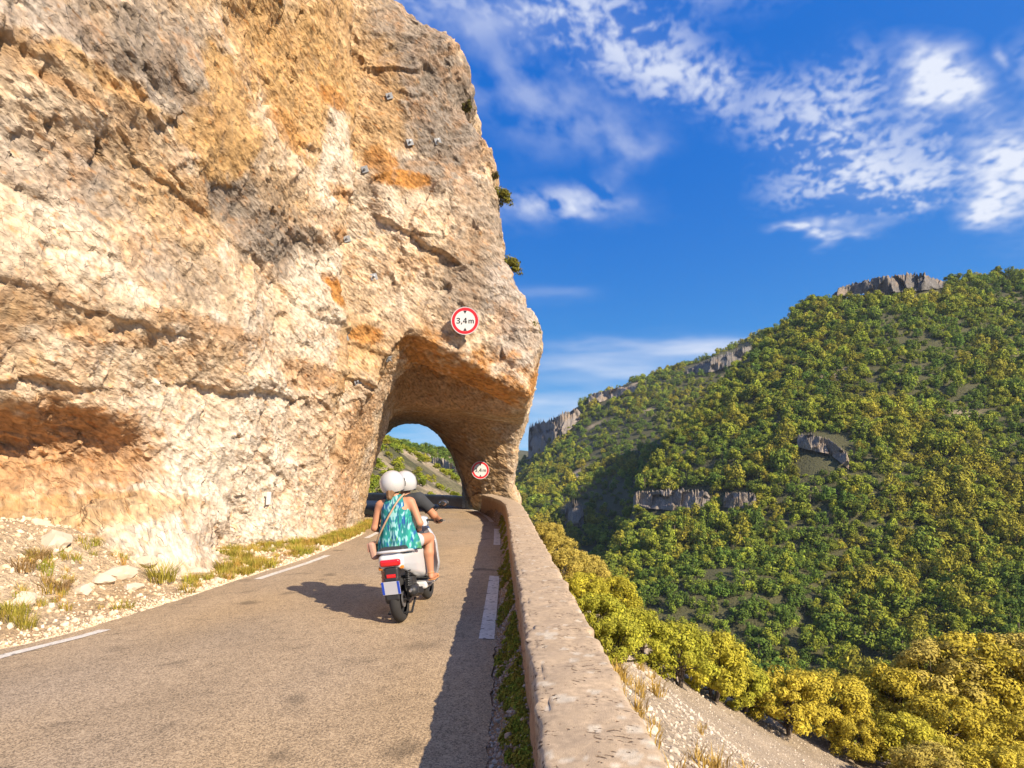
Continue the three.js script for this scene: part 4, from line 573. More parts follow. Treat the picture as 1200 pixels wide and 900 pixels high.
// shrubs rooted in the rock
const SHRUB = [crown(90, 14, 1500, 0.09, 0.9, [[0.14, 0.15, 0.022], [0.22, 0.19, 0.03]], [0.25, 0.4]), crown(91, 14, 1500, 0.09, 0.9, [[0.10, 0.10, 0.03], [0.17, 0.14, 0.04]], [0.25, 0.4])];
function rockShrub(p, R, k, label, root) { const g = thing('shrub', label, 'shrub', null, p); part('stem', [limb(V3(0, -0.25 * R, 0), root || V3(-1.2 * R, -0.6 * R, -0.4 * R), 0.05 * R, 0.07 * R), limb(V3(0, -0.25 * R, 0), V3(0.2 * R, 0.4 * R, 0.1 * R), 0.05 * R, 0.02 * R)], bark, g); const c = part('foliage', SHRUB[k], oakLeaf, g); c.scale.setScalar(R); }
for (const [px, py, d, R, k, label] of [[546, 124, 18.7, 0.2, 1, 'tiny dry shrub on the skyline edge under the grey crown'], [586, 232, 18.6, 0.34, 0, 'green shrub on the skyline edge halfway down the spur'], [580, 205, 18.6, 0.14, 1, 'tiny shrub just above the halfway shrub on the spur edge'], [596, 313, 18.4, 0.36, 0, 'largest green shrub on the skyline edge of the spur'], [621, 384, 18.4, 0.28, 0, 'green shrub on the bulging edge beside the upper sign'], [455, 4, 19.5, 0.2, 1, 'dry shrub at the very top of the spur edge']]) rockShrub(at(px, py, d), R, k, label);
// ---------- grass, gravel, stones ----------
function tuft(seed, blades, h, spread, lean, tint) {
  const r = rng(seed), P = [], C = [], I = []; for (let i = 0; i < blades; i++) { const a = r() * 6.283, o = Math.sqrt(r()) * spread, L = h * (0.5 + 0.7 * r()), l = lean * (0.3 + r()) * L, x = Math.cos(a) * o, z = Math.sin(a) * o, b = a + (r() - 0.5) * 1.5, dx = Math.cos(b), dz = Math.sin(b), w = 0.0035 + 0.004 * r(), y = r(), c = [0, 1, 2].map(q => mix(tint[0][q], tint[1][q], y)), k = P.length / 3;
    for (const [t, ww] of [[0, 1], [0.5, 0.8], [1, 0.1]]) { const f = l * t * t; P.push(x + dx * f - dz * w * ww, L * t * (1 - 0.2 * t * lean), z + dz * f + dx * w * ww, x + dx * f + dz * w * ww, L * t * (1 - 0.2 * t * lean), z + dz * f - dx * w * ww); C.push(...c, ...c); } for (const q of [0, 2]) I.push(k + q, k + q + 1, k + q + 3, k + q, k + q + 3, k + q + 2); }
  const g = new THREE.BufferGeometry(); g.setAttribute('position', new THREE.Float32BufferAttribute(P, 3)); g.setAttribute('color', new THREE.Float32BufferAttribute(C, 3)); g.setIndex(I); g.computeVertexNormals(); return g;
}
function pebble(seed, n = 1) {                   // a broken stone: a ball cut by flat breaks
  const g = new THREE.IcosahedronGeometry(1, n), p = g.attributes.position, r = rng(seed * 31), K = [], v = V3(); for (let i = 0; i < 13; i++) K.push([V3(r() - 0.5, r() - 0.5, r() - 0.5).normalize(), 0.5 + 0.35 * r()]);
  for (let i = 0; i < p.count; i++) { v.fromBufferAttribute(p, i).normalize(); let s = 1; for (const [k, c] of K) { const d = v.dot(k); if (d > 0.05) s = Math.min(s, c / d); } s *= 1 + 0.1 * noise(v.x * 4 + seed, v.y * 4, v.z * 4) + (n > 1 ? 0.07 * noise(v.x * 10 + seed, v.y * 10, v.z * 10) : 0); p.setXYZ(i, v.x * s * 1.25, v.y * s * 0.9, v.z * s); }
  g.deleteAttribute('uv'); g.computeVertexNormals(); return toCreasedNormals(g, 0.3);
}
const PEB = [pebble(1), pebble(2), pebble(3)], ROCKS = [pebble(4, 3), pebble(5, 3), pebble(6, 3), pebble(8, 3)];
function scatter(name, label, cat, geo, mat, list) { const im = new THREE.InstancedMesh(geo, mat, list.length), M = new THREE.Matrix4(), Q = new THREE.Quaternion(), E = new THREE.Euler(), K = new THREE.Color(); im.name = name; list.forEach((s, i) => { E.set(s.rx || 0, s.ry || 0, s.rz || 0); Q.setFromEuler(E); M.compose(V3(s.x, s.y, s.z), Q, V3(s.s, s.sy || s.s, s.s)); im.setMatrixAt(i, M); im.setColorAt(i, K.setRGB(...(s.c || [1, 1, 1]))); }); return tag(im, label, cat, null, 'stuff'); }
const spot = (px, py) => { let lo = 3, hi = 22; const p = at(px, py, 1); for (let i = 0; i < 24; i++) { const m = (lo + hi) / 2; EYE + (p.y - EYE) * m < vergeY(p.x * m, m) ? hi = m : lo = m; } const k = hitRock(px, py), q = k && onRock(px, py).p; return q && -k.z < lo ? q : at(px, py, lo); };
const stoneMat = std([1, 1, 1], { roughness: 0.95 }), rockMat = new THREE.MeshStandardMaterial({ color: 0xffffff, roughness: 0.95 });
{
  const r = rng(21), dry = [[0.36, 0.25, 0.06], [0.48, 0.34, 0.10]], green = [[0.19, 0.19, 0.025], [0.34, 0.27, 0.05]], grassMat = leafMat({ roughness: 0.9 });
  const A = tuft(1, 34, 0.2, 0.1, 0.6, dry), B = tuft(2, 34, 0.2, 0.1, 0.6, green), a = [], b = [];
  for (let i = 0; i < 5200; i++) {
    const d = 6 + 15 * Math.pow(r(), 0.8), xe = table(LINE_L, d) - 0.32, xc = table(CLIFF_X, d), w = Math.max(0.15, xe - xc), t = r(), x = xe - 0.12 - t * Math.min(w, d < 10 ? 1.6 : 1.35), n = fbm(x * 0.9, d * 0.9, 12, 3);
    const strip = sstep(8.6, 10.5, d) * (1 - sstep(0.45, 1, t) * 0.8), near = (1 - sstep(8, 9, d)) * sstep(0.0, 0.5, t) * 0.45; if (r() > (strip * 0.4 + near * 0.3) + n * 1.5) continue;
    const s = { x, y: vergeY(x, d) - 0.01, z: -d, ry: r() * 6, s: 0.3 + 0.45 * r() + (r() < 0.04 ? 0.4 : 0), c: [0.85 + 0.3 * r(), 0.85 + 0.3 * r(), 0.9] }; if (rock(x, s.y + 0.08, -d) < 0.12) continue; (r() < 0.5 + n ? b : a).push(s);
  }
  scatter('verge_grass', 'dry straw-coloured grass along the cliff foot', 'grass', A, grassMat, a); scatter('verge_grass', 'yellow-green grass along the cliff foot', 'grass', B, grassMat, b);
  // tufts and dry bushes one can tell apart
  const clump = tuft(3, 160, 0.34, 0.2, 0.7, green), brown = tuft(4, 150, 0.3, 0.16, 0.8, [[0.25, 0.15, 0.06], [0.36, 0.24, 0.10]]);
  for (const [px, py, s, k, label] of [[190, 680, 0.95, 0, 'large yellow-green grass tuft at the cliff foot'], [262, 668, 0.7, 0, 'second grass tuft along the verge toward the tunnel'], [285, 655, 0.7, 0, 'grass tuft next to a white stone under the cliff'], [45, 655, 0.7, 1, 'dry brown plant on the bank under the cave'], [70, 690, 0.65, 1, 'dry brown plant at the foot of the bank'], [25, 668, 0.8, 1, 'withered plant beside the bank under the cave'], [15, 725, 0.7, 0, 'green tuft on the gravel by the painted dash'], [30, 735, 0.55, 0, 'small tuft on the gravel edge']]) {
    const q = spot(px, py), m = new THREE.Mesh(k ? brown : clump, grassMat); m.name = 'grass_tuft'; m.position.set(q.x, q.y - 0.02, q.z); m.scale.setScalar(s); m.rotation.y = px; tag(m, label, 'grass tuft');
  }
  // pebbles
  const P = [[], [], []], pale = () => { const k = 0.8 + 0.4 * r(), q = r(); return [0.62 * k, mix(0.42, 0.55, q) * k, mix(0.26, 0.43, q) * k]; };
  for (let i = 0; i < 9500; i++) { const d = 4.8 + 13 * Math.pow(r(), 1.1), xe = table(LINE_L, d) - 0.27, e = r(), x = xe - (e < 0.6 ? 0.05 + 0.4 * r() * r() : r() * 2.6), s = 0.006 + 0.016 * r() * r() + (r() < 0.03 ? 0.03 * r() : 0); P[i % 3].push({ x, y: vergeY(x, d) + s * 0.2, z: -d, rx: r() * 6, ry: r() * 6, s, c: pale() }); }
  for (let i = 0; i < 1500; i++) { const d = 6 + 8 * r(), xe = table(LINE_L, d) - 0.3, x = xe - 0.2 - 2.9 * r(), s = 0.015 + 0.045 * r() * r(); P[i % 3].push({ x, y: vergeY(x, d) + s * 0.15, z: -d, rx: r() * 6, ry: r() * 6, s, c: pale() }); }
  P.forEach((l, i) => scatter('roadside_gravel', 'pale gravel scattered along the left road edge', 'gravel', PEB[i], stoneMat, l));
  const G = [[], [], []]; const rust = () => { const k = 0.6 + 0.7 * r(), q = r(); return [mix(0.34, 0.42, q) * k, mix(0.20, 0.34, q) * k, mix(0.13, 0.27, q) * k]; };
  const vr = (x, d) => { const a0 = table(LINE_R, d) + 0.04, b0 = table(WALL_X, d) + 0.08, t = (x - a0) / (b0 - a0); return roadY(d) - 0.012 + 0.4 * sstep(0.1, 1, t); };
  for (let i = 0; i < 7500; i++) { const d = 2.2 + 20 * Math.pow(r(), 1.7), a0 = table(LINE_R, d) + 0.1, x = a0 + r() * (table(WALL_X, d) - a0), s = 0.005 + 0.014 * r() * r(); G[i % 3].push({ x, y: vr(x, d) + s * 0.3, z: -d, rx: r() * 6, ry: r() * 6, s, c: rust() }); }
  G.forEach((l, i) => scatter('verge_gravel', 'reddish gravel between asphalt and parapet', 'gravel', PEB[i], stoneMat, l));
  // moss and creeping plants along the parapet
  const moss = crown(95, 10, 130, 0.2, 0.5, [[0.15, 0.155, 0.018], [0.28, 0.24, 0.03]], [0.3, 0.5]), L = [];
  for (let i = 0; i < 2600; i++) { const d = 2.4 + 18 * Math.pow(r(), 1.5), b0 = table(WALL_X, d), t = Math.pow(r(), 1.4), x = b0 - 0.015 - t * 0.17; if (fbm(x * 2, d * 1.1, 31, 2) + 0.22 - t * 0.3 < 0) continue; L.push({ x, y: vr(x, d) + 0.01, z: -d, ry: r() * 6, s: 0.018 + 0.03 * r(), c: [0.85 + 0.4 * r(), 0.85 + 0.3 * r(), 1] }); }
  scatter('moss_cover', 'green moss and creeping plants along the parapet foot', 'moss', moss, leafMat({ roughness: 1 }), L);
  // stones large enough to tell apart
  [[598, 880, .035, 'flat rusty stone on the dark verge soil'], [610, 868, .03, 'rusty stone touching the moss'], [585, 840, .026, 'small grey-brown stone by the asphalt edge'], [604, 846, .036, 'broad brown stone half in the moss'], [592, 818, .025, 'little rusty stone on the verge'], [600, 800, .028, 'pale brown stone beside the moss'], [590, 862, .028, 'reddish stone against the asphalt edge'], [615, 890, .03, 'brown stone under the parapet'], [588, 780, .026, 'grey stone on the narrow verge'], [581, 885, .024, 'small orange stone on the asphalt edge'], [596, 765, .026, 'tan stone near the long painted dash']].forEach(([px, py, s, label], i) => { const d = (EYE - 0.08) * FOC / (py - HORIZON), x = (px - CX) / FOC * d, m = new THREE.Mesh(ROCKS[i % 4], new THREE.MeshStandardMaterial({ color: lin(...rust()), roughness: 0.95 })); m.name = 'verge_stone'; m.position.set(x, vr(x, d) + s * 0.25, -d); m.rotation.set(0, i * 1.7, 0.15); m.scale.set(s * 1.2, s * 0.8, s); tag(m, label, 'stone', 'stones on the narrow verge'); });
  [[48, 617, .17, 'upright white rock on the bank below the cave'], [62, 636, .24, 'broad white rock below the upright one on the bank'], [140, 672, .2, 'white boulder at the foot of the cliff'], [118, 682, .15, 'white stone leaning on the boulder'], [96, 694, .13, 'white stone at the low end of the stone pile'], [155, 690, .13, 'small white stone by the large grass tuft'], [225, 672, .12, 'white stone between two grass tufts'], [255, 682, .09, 'small pale stone at the road edge'], [30, 705, .14, 'pale stone on the gravel below the dry plant'], [170, 660, .16, 'pale rock against the cliff foot']].forEach(([px, py, s, label], i) => { const p = spot(px, py), m = new THREE.Mesh(ROCKS[i % 4], new THREE.MeshStandardMaterial({ color: lin(0.52, 0.43, 0.33), roughness: 0.95, bumpMap: dirtBump, bumpScale: 0.02 })); m.name = 'boulder'; m.position.set(p.x, p.y + s * 0.1, p.z); m.rotation.set(0.2, i * 2.1, 0.1); m.scale.set(s, s * (i === 0 ? 1.3 : 0.8), s); tag(m, label, 'rock', 'white rocks under the cliff'); });
  // stones and dry tufts on the scree below the parapet
  const S = [[], [], []]; for (let i = 0; i < 16000; i++) { const d = 4 + 26 * Math.pow(r(), 1.1), x = 0.9 + (d * 0.62) * r(), s = 0.01 + 0.03 * r() * r() + (r() < 0.04 ? 0.05 * r() : 0), k = 0.75 + 0.5 * r(), q = r(); S[i % 3].push({ x, y: slopeY(x, d) + s * 0.2, z: -d, rx: r() * 6, ry: r() * 6, s, c: [mix(0.42, 0.56, q) * k, mix(0.36, 0.48, q) * k, mix(0.29, 0.39, q) * k] }); }
  S.forEach((l, i) => scatter('scree_stones', 'loose grey stones covering the scree slope', 'scree', PEB[i], stoneMat, l));
  const D = []; for (let i = 0; i < 150; i++) { const d = 5 + 12 * r(), x = 0.9 + 2.6 * r() * r(); if (fbm(x, d, 3, 2) < 0.0 && r() < 0.7) continue; D.push({ x, y: slopeY(x, d) - 0.01, z: -d, ry: r() * 6, s: 0.5 + 0.8 * r(), c: [1, 0.95, 0.9] }); }
  scatter('scree_grass', 'dry grass sprouting on the scree under the parapet', 'grass', A, grassMat, D);
}
console.log('small done');
// ---------- scooter with two riders ----------
const RIDE_POS = V3(-1.21, 0.03, -7.5), RIDE_TURN = -0.1, RIDE_LEAN = 0.115;
function rideGroup(name, label, cat) { const g = thing(name, label, cat, null, RIDE_POS); g.rotation.order = 'YXZ'; g.rotation.set(0, RIDE_TURN, RIDE_LEAN); return g; }
const rod = (a, b, r, seg = 10) => { const v = b.clone().sub(a), g = new THREE.CylinderGeometry(r, r, v.length(), seg); g.applyQuaternion(new THREE.Quaternion().setFromUnitVectors(V3(0, 1, 0), v.clone().normalize())); g.translate(...a.clone().lerp(b, 0.5).toArray()); return g; };
const rbox = (w, h, d, x, y, z, r = 0.01, rx = 0) => { const g = new RoundedBoxGeometry(w, h, d, 3, Math.min(r, w / 2.1, h / 2.1, d / 2.1)); if (rx) g.rotateX(rx); g.translate(x, y, z); return g; };
const sdBox = (x, y, z, a, b, c, r) => { const qx = Math.abs(x) - a + r, qy = Math.abs(y) - b + r, qz = Math.abs(z) - c + r; return Math.hypot(Math.max(qx, 0), Math.max(qy, 0), Math.max(qz, 0)) + Math.min(Math.max(qx, qy, qz), 0) - r; };
const sdCap = (x, y, z, a, b, r0, r1) => { const bx = b[0] - a[0], by = b[1] - a[1], bz = b[2] - a[2], px = x - a[0], py = y - a[1], pz = z - a[2], t = clamp((px * bx + py * by + pz * bz) / (bx * bx + by * by + bz * bz), 0, 1); return Math.hypot(px - bx * t, py - by * t, pz - bz * t) - mix(r0, r1, t); };
{
  const white = new THREE.MeshPhysicalMaterial({ color: lin(0.55, 0.56, 0.58), roughness: 0.3, clearcoat: 0.7, clearcoatRoughness: 0.12 }), black = std([0.02, 0.02, 0.022], { roughness: 0.55 }), rubber = std([0.022, 0.021, 0.021], { roughness: 0.9 }), dark = std([0.05, 0.05, 0.052], { roughness: 0.45, metalness: 0.5 }), alu = std([0.45, 0.45, 0.46], { roughness: 0.4, metalness: 0.85 }), red = new THREE.MeshPhysicalMaterial({ color: lin(0.55, 0.008, 0.012), roughness: 0.12, clearcoat: 1 }), amber = std([0.6, 0.2, 0.03], { roughness: 0.2 }), vinyl = std([0.03, 0.03, 0.032], { roughness: 0.6 });
  const s = rideGroup('scooter', 'white motor scooter with red tail light carrying two riders', 'scooter');
  const wheel = (name, z, R, w) => {
    const tyre = part(name, (() => { const p = []; for (let i = 0; i <= 20; i++) { const a = -2.2 + 4.4 * i / 20; p.push(new THREE.Vector2(R - 0.055 + 0.055 * Math.cos(a), w * Math.sin(a) / Math.sin(Math.PI / 2))); } const g = new THREE.LatheGeometry(p, 40); g.rotateZ(Math.PI / 2); g.translate(0, R, z); return g; })(), rubber, s);
    const L = []; const rim = new THREE.TorusGeometry(R - 0.095, 0.018, 8, 32); rim.rotateY(Math.PI / 2); rim.translate(0, R, z); L.push(rim); for (let i = 0; i < 5; i++) { const a = i / 5 * 6.283; L.push(rod(V3(0, R, z), V3(0, R + (R - 0.095) * Math.cos(a), z + (R - 0.095) * Math.sin(a)), 0.016)); } const hub = new THREE.CylinderGeometry(0.045, 0.045, 0.11, 20); hub.rotateZ(Math.PI / 2); hub.translate(0, R, z); L.push(hub);
    part('rim', L, dark, tyre); const disc = new THREE.CylinderGeometry(0.085, 0.085, 0.006, 28); disc.rotateZ(Math.PI / 2); disc.translate(0.05, R, z); part('brake_disc', disc, alu, tyre);
  };
  wheel('rear_wheel', 0, 0.245, 0.058); wheel('front_wheel', -1.31, 0.245, 0.052);
  // tail bodywork: side panels sweeping up to a pointed tail
  const tail = (x, y, z) => { const t = clamp((z + 0.72) / 0.92, 0, 1), cy = mix(0.55, 0.675, t), hh = mix(0.19, 0.095, t), hw = mix(0.185, 0.135, Math.pow(t, 1.6)); return smax(sdBox(x, y - cy, z + 0.26, hw - 0.25 * Math.max(0, cy - y - 0.02) * t, hh, 0.46, 0.06), -(sdBox(x, y - 0.42, z - 0.02, 0.095, 0.2, 0.3, 0.05)), 0.04); };
  part('tail_panel', netGeo(tail, [-0.26, 0.3, -0.8], [0.26, 0.86, 0.28], 0.014), white, s);
  part('seat', netGeo((x, y, z) => { const t = clamp((z + 0.85) / 1, 0, 1); return sdBox(x, y - mix(0.735, 0.785, sstep(0.35, 0.6, t)), z + 0.36, mix(0.09, 0.15, sstep(0, 0.5, t)), 0.045, 0.47, 0.04); }, [-0.2, 0.6, -0.9], [0.2, 0.9, 0.2], 0.014), vinyl, s);
  const rail = new THREE.TubeGeometry(new THREE.CatmullRomCurve3([V3(-0.165, 0.735, -0.32), V3(-0.175, 0.77, -0.05), V3(-0.12, 0.79, 0.17), V3(0, 0.795, 0.2), V3(0.12, 0.79, 0.17), V3(0.175, 0.77, -0.05), V3(0.165, 0.735, -0.32)]), 40, 0.016, 10); part('grab_rail', rail, std([0.62, 0.62, 0.63], { roughness: 0.35, metalness: 0.3 }), s);
  part('tail_light', netGeo((x, y, z) => sdBox(x, y - 0.675 - 0.12 * x * x, z - 0.2 + 0.9 * x * x, 0.115, 0.038, 0.03, 0.025), [-0.14, 0.58, 0.08], [0.14, 0.76, 0.26], 0.008), red, s);
  for (const k of [-1, 1]) part('turn_signal', rbox(0.05, 0.04, 0.03, k * 0.115, 0.62, 0.17, 0.012), amber, s);
  const fender = netGeo((x, y, z) => { const q = sdBox(x, y - 0.54, z - 0.165, 0.078, 0.09, 0.035, 0.025); return smin(q, sdBox(x, (y - 0.40) - 0.25 * (z - 0.24), z - 0.225, 0.075, 0.12, 0.016, 0.014), 0.03); }, [-0.13, 0.22, 0.08], [0.13, 0.68, 0.33], 0.01); part('rear_fender', fender, black, s);
  part('reflector', rbox(0.1, 0.04, 0.015, 0, 0.535, 0.212, 0.006), red, s);
  const pl = part('number_plate', rbox(0.2, 0.145, 0.008, 0, 0.415, 0.262, 0.003, 0.2), std([0.42, 0.43, 0.48], { roughness: 0.45 }), s); for (const k of [-1, 1]) part('blue_band', rbox(0.027, 0.14, 0.006, k * 0.085, 0.417, 0.2655, 0.002, 0.2), std([0.015, 0.06, 0.42], { roughness: 0.45 }), pl);
  // engine, exhaust, suspension
  part('engine', [rbox(0.11, 0.16, 0.42, -0.11, 0.28, -0.2, 0.04), rbox(0.16, 0.2, 0.26, 0.02, 0.36, -0.36, 0.05), rbox(0.08, 0.1, 0.2, 0.1, 0.3, -0.3, 0.03)], dark, s);
  const ex = part('exhaust', (() => { const g = netGeo((x, y, z) => sdCap(x, y, z, [0.165, 0.33, 0.02], [0.16, 0.27, -0.3], 0.062, 0.05), [0.06, 0.18, -0.4], [0.26, 0.43, 0.12], 0.01); return g; })(), black, s); part('heat_shield', rbox(0.012, 0.07, 0.2, 0.222, 0.315, -0.1, 0.005, -0.15), dark, ex); part('tail_pipe', rod(V3(0.165, 0.35, 0.06), V3(0.165, 0.345, 0.12), 0.016), alu, ex); part('header_pipe', rod(V3(0.15, 0.26, -0.3), V3(0.06, 0.24, -0.5), 0.016), alu, ex);
  for (const k of [-1, 1]) { const sh = part('shock_absorber', rod(V3(k * 0.115, 0.28, 0.02), V3(k * 0.115, 0.6, -0.08), 0.014), dark, s); const sp = []; for (let i = 0; i <= 90; i++) { const t = i / 90, a = t * 6.283 * 9; sp.push(V3(k * 0.115 + 0.028 * Math.cos(a), mix(0.36, 0.57, t), mix(-0.005, -0.07, t) + 0.028 * Math.sin(a))); } part('spring', new THREE.TubeGeometry(new THREE.CatmullRomCurve3(sp), 140, 0.006, 6), black, sh); }
  part('swingarm', [rod(V3(0.1, 0.245, 0), V3(0.1, 0.28, -0.42), 0.022), rod(V3(-0.09, 0.245, 0), V3(0.09, 0.245, 0), 0.014)], dark, s);
  part('centre_stand', [rod(V3(0.1, 0.2, -0.3), V3(0.13, 0.1, 0.02), 0.012), rod(V3(-0.1, 0.2, -0.3), V3(-0.13, 0.1, 0.02), 0.012), rod(V3(-0.13, 0.1, 0.02), V3(0.13, 0.1, 0.02), 0.01)], black, s);
  for (const k of [-1, 1]) part('footrest', [rbox(0.1, 0.022, 0.2, k * 0.235, 0.325, -0.66, 0.01), rod(V3(k * 0.12, 0.32, -0.6), V3(k * 0.2, 0.32, -0.62), 0.014)], alu, s);
  // floorboard, leg shield, front
  part('floorboard', netGeo((x, y, z) => sdBox(x, y - 0.29, z + 0.82, 0.19, 0.045, 0.28, 0.03), [-0.25, 0.2, -1.15], [0.25, 0.4, -0.5], 0.014), white, s); part('floor_mat', rbox(0.32, 0.012, 0.34, 0, 0.34, -0.86, 0.004), rubber, s);
  part('leg_shield', netGeo((x, y, z) => { const w = 0.27 - 0.1 * sstep(0.75, 1.0, y) - 0.06 * sstep(0.5, 0.3, y), c = z + 1.08 + 0.25 * (y - 0.6) * -0.55 - 1.5 * x * x; return Math.max(sdBox(x, y - 0.63, 0, w, 0.33, 1, 0.02), Math.abs(c) - 0.045) * 0.8; }, [-0.32, 0.26, -1.25], [0.32, 1.0, -0.8], 0.014), white, s);
  part('front_fairing', netGeo((x, y, z) => Math.max(sdBox(x, y - 0.6, z + 1.18 - 0.18 * (y - 0.6), 0.15 - 0.1 * Math.max(0, 0.5 - y), 0.3, 0.1, 0.07)), [-0.22, 0.26, -1.36], [0.22, 0.96, -1.0], 0.016), white, s);
  part('front_fender', (() => { const g = new THREE.TorusGeometry(0.265, 0.06, 10, 24, 2.2); g.scale(1, 1, 1.05); g.rotateY(Math.PI / 2); g.rotateX(0.5); g.translate(0, 0.245, -1.31); return g; })(), white, s);
  part('fork', [rod(V3(0.085, 0.245, -1.31), V3(0.07, 0.6, -1.2), 0.018), rod(V3(-0.085, 0.245, -1.31), V3(-0.07, 0.6, -1.2), 0.018), rod(V3(0, 0.55, -1.21), V3(0, 1.0, -1.07), 0.024), rod(V3(-0.09, 0.245, -1.31), V3(0.09, 0.245, -1.31), 0.012)], dark, s);
  part('headlight_cowl', netGeo((x, y, z) => smax(sdBox(x, y - 1.0, z + 1.1, 0.16, 0.075, 0.1, 0.06), -1, 0.01), [-0.2, 0.88, -1.25], [0.2, 1.12, -0.95], 0.014), white, s); part('headlight', (() => { const g = new THREE.SphereGeometry(0.07, 20, 12); g.scale(1.3, 0.8, 0.5); g.translate(0, 1.0, -1.19); return g; })(), std([0.6, 0.62, 0.64], { roughness: 0.1 }), s);
  const hb = part('handlebar', new THREE.TubeGeometry(new THREE.CatmullRomCurve3([V3(-0.36, 1.0, -0.97), V3(-0.18, 1.02, -1.04), V3(0, 1.02, -1.07), V3(0.18, 1.02, -1.04), V3(0.36, 1.0, -0.97)]), 24, 0.013, 8), dark, s);
  for (const k of [-1, 1]) { part('grip', rod(V3(k * 0.37, 1.0, -0.965), V3(k * 0.25, 1.012, -1.015), 0.019), rubber, hb); part('brake_lever', rod(V3(k * 0.39, 0.995, -1.03), V3(k * 0.2, 1.01, -1.085), 0.007), alu, hb);
    const m = part('mirror', (() => { const g = new THREE.SphereGeometry(0.075, 20, 12); g.scale(1.05, 0.62, 0.32); g.rotateY(k * -0.25); g.translate(k * 0.4, 1.21, -1.0); return g; })(), black, s); part('mirror_stem', new THREE.TubeGeometry(new THREE.CatmullRomCurve3([V3(k * 0.22, 1.03, -1.04), V3(k * 0.28, 1.12, -1.03), V3(k * 0.38, 1.18, -1.01)]), 12, 0.007, 6), black, m); const gl = new THREE.SphereGeometry(0.066, 20, 10, 0, 6.283, 0, 0.9); gl.scale(1.05, 0.25, 0.62); gl.rotateX(Math.PI / 2); gl.rotateY(k * -0.25); gl.translate(k * 0.4 , 1.21, -0.992); part('mirror_glass', gl, std([0.45, 0.42, 0.38], { metalness: 0.9, roughness: 0.12 }), m); }
  // ---- people ----
  const skinMat = new THREE.MeshPhysicalMaterial({ color: lin(0.44, 0.20, 0.11), roughness: 0.6, sheen: 0.15 });
  const skinTan = new THREE.MeshPhysicalMaterial({ color: lin(0.42, 0.185, 0.095), roughness: 0.6, sheen: 0.15 });
  const P = (x, y, z) => [x, y, z];
  function hand(w, to, side) {                     // palm and five fingers closing forward round a grip or a hip
    const d = V3(...to).sub(V3(...w)).normalize(), up = V3(0, 1, 0), sd = V3().crossVectors(d, up).normalize(), dn = V3().crossVectors(sd, d).normalize().negate(), q = V3(...w).addScaledVector(d, 0.085), L = [[w, q.toArray(), 0.024, 0.03]];
    for (let i = 0; i < 4; i++) { const o = (i - 1.5) * 0.021, k = [0.9, 1, 0.95, 0.78][i], a = q.clone().addScaledVector(sd, o), b = a.clone().addScaledVector(d, 0.035 * k).addScaledVector(dn, 0.012), c = b.clone().addScaledVector(dn, 0.034 * k).addScaledVector(d, 0.006), e = c.clone().addScaledVector(d, -0.024 * k).addScaledVector(dn, 0.008); L.push([a.toArray(), b.toArray(), 0.0105, 0.0095], [b.toArray(), c.toArray(), 0.0095, 0.0085], [c.toArray(), e.toArray(), 0.0085, 0.0075]); }
    const t0 = V3(...w).addScaledVector(d, 0.035).addScaledVector(sd, side * 0.03), t1 = t0.clone().addScaledVector(d, 0.035).addScaledVector(sd, side * 0.018).addScaledVector(dn, 0.02), t2 = t1.clone().addScaledVector(d, 0.022).addScaledVector(dn, 0.018); L.push([t0.toArray(), t1.toArray(), 0.014, 0.011], [t1.toArray(), t2.toArray(), 0.0105, 0.009]); return L;
  }
  const handGeo = L => { const lo = [9, 9, 9], hi = [-9, -9, -9]; for (const [a, b] of L) for (const p of [a, b]) for (let k = 0; k < 3; k++) { lo[k] = Math.min(lo[k], p[k] - 0.05); hi[k] = Math.max(hi[k], p[k] + 0.05); } return netGeo((x, y, z) => { let d = 9; for (const c of L) d = smin(d, sdCap(x, y, z, ...c), 0.006); return d; }, lo, hi, 0.0045); };
  const headGeo = (h, yaw) => netGeo((x, y, z) => { x -= h[0]; y -= h[1]; z -= h[2]; const c = Math.cos(yaw), sn = Math.sin(yaw), X = x * c - z * sn, Z = x * sn + z * c; let d = (Math.hypot(X / 0.078, (y - 0.02) / 0.105, Z / 0.097) - 1) * 0.078; d = smin(d, sdCap(X, y, Z, [0, -0.04, -0.035], [0, -0.085, -0.06], 0.06, 0.035), 0.03); d = smin(d, sdCap(X, y, Z, [0, 0.01, -0.092], [0, -0.03, -0.112], 0.008, 0.015), 0.012); d = smin(d, sdCap(X, y, Z, [-0.03, 0.028, -0.085], [0.03, 0.028, -0.085], 0.012, 0.012), 0.02); for (const k of [-1, 1]) { d = smin(d, (Math.hypot((X - k * 0.08) / 0.012, (y + 0.01) / 0.032, (Z + 0.005) / 0.02) - 1) * 0.012, 0.006); d = smax(d, -(Math.hypot(X - k * 0.032, y - 0.008, Z + 0.098) - 0.013), 0.01); } d = smin(d, sdCap(X, y, Z, [-0.02, -0.06, -0.088], [0.02, -0.06, -0.088], 0.008, 0.008), 0.008); return d; }, [h[0] - 0.13, h[1] - 0.16, h[2] - 0.15], [h[0] + 0.13, h[1] + 0.15, h[2] + 0.13], 0.006);
  function body(L, k, lo, hi, cell = 0.011) { return netGeo((x, y, z) => { let d = 9; for (const c of L) d = smin(d, sdCap(x, y, z, ...c), c[4] || k); return d; }, lo, hi, cell); }
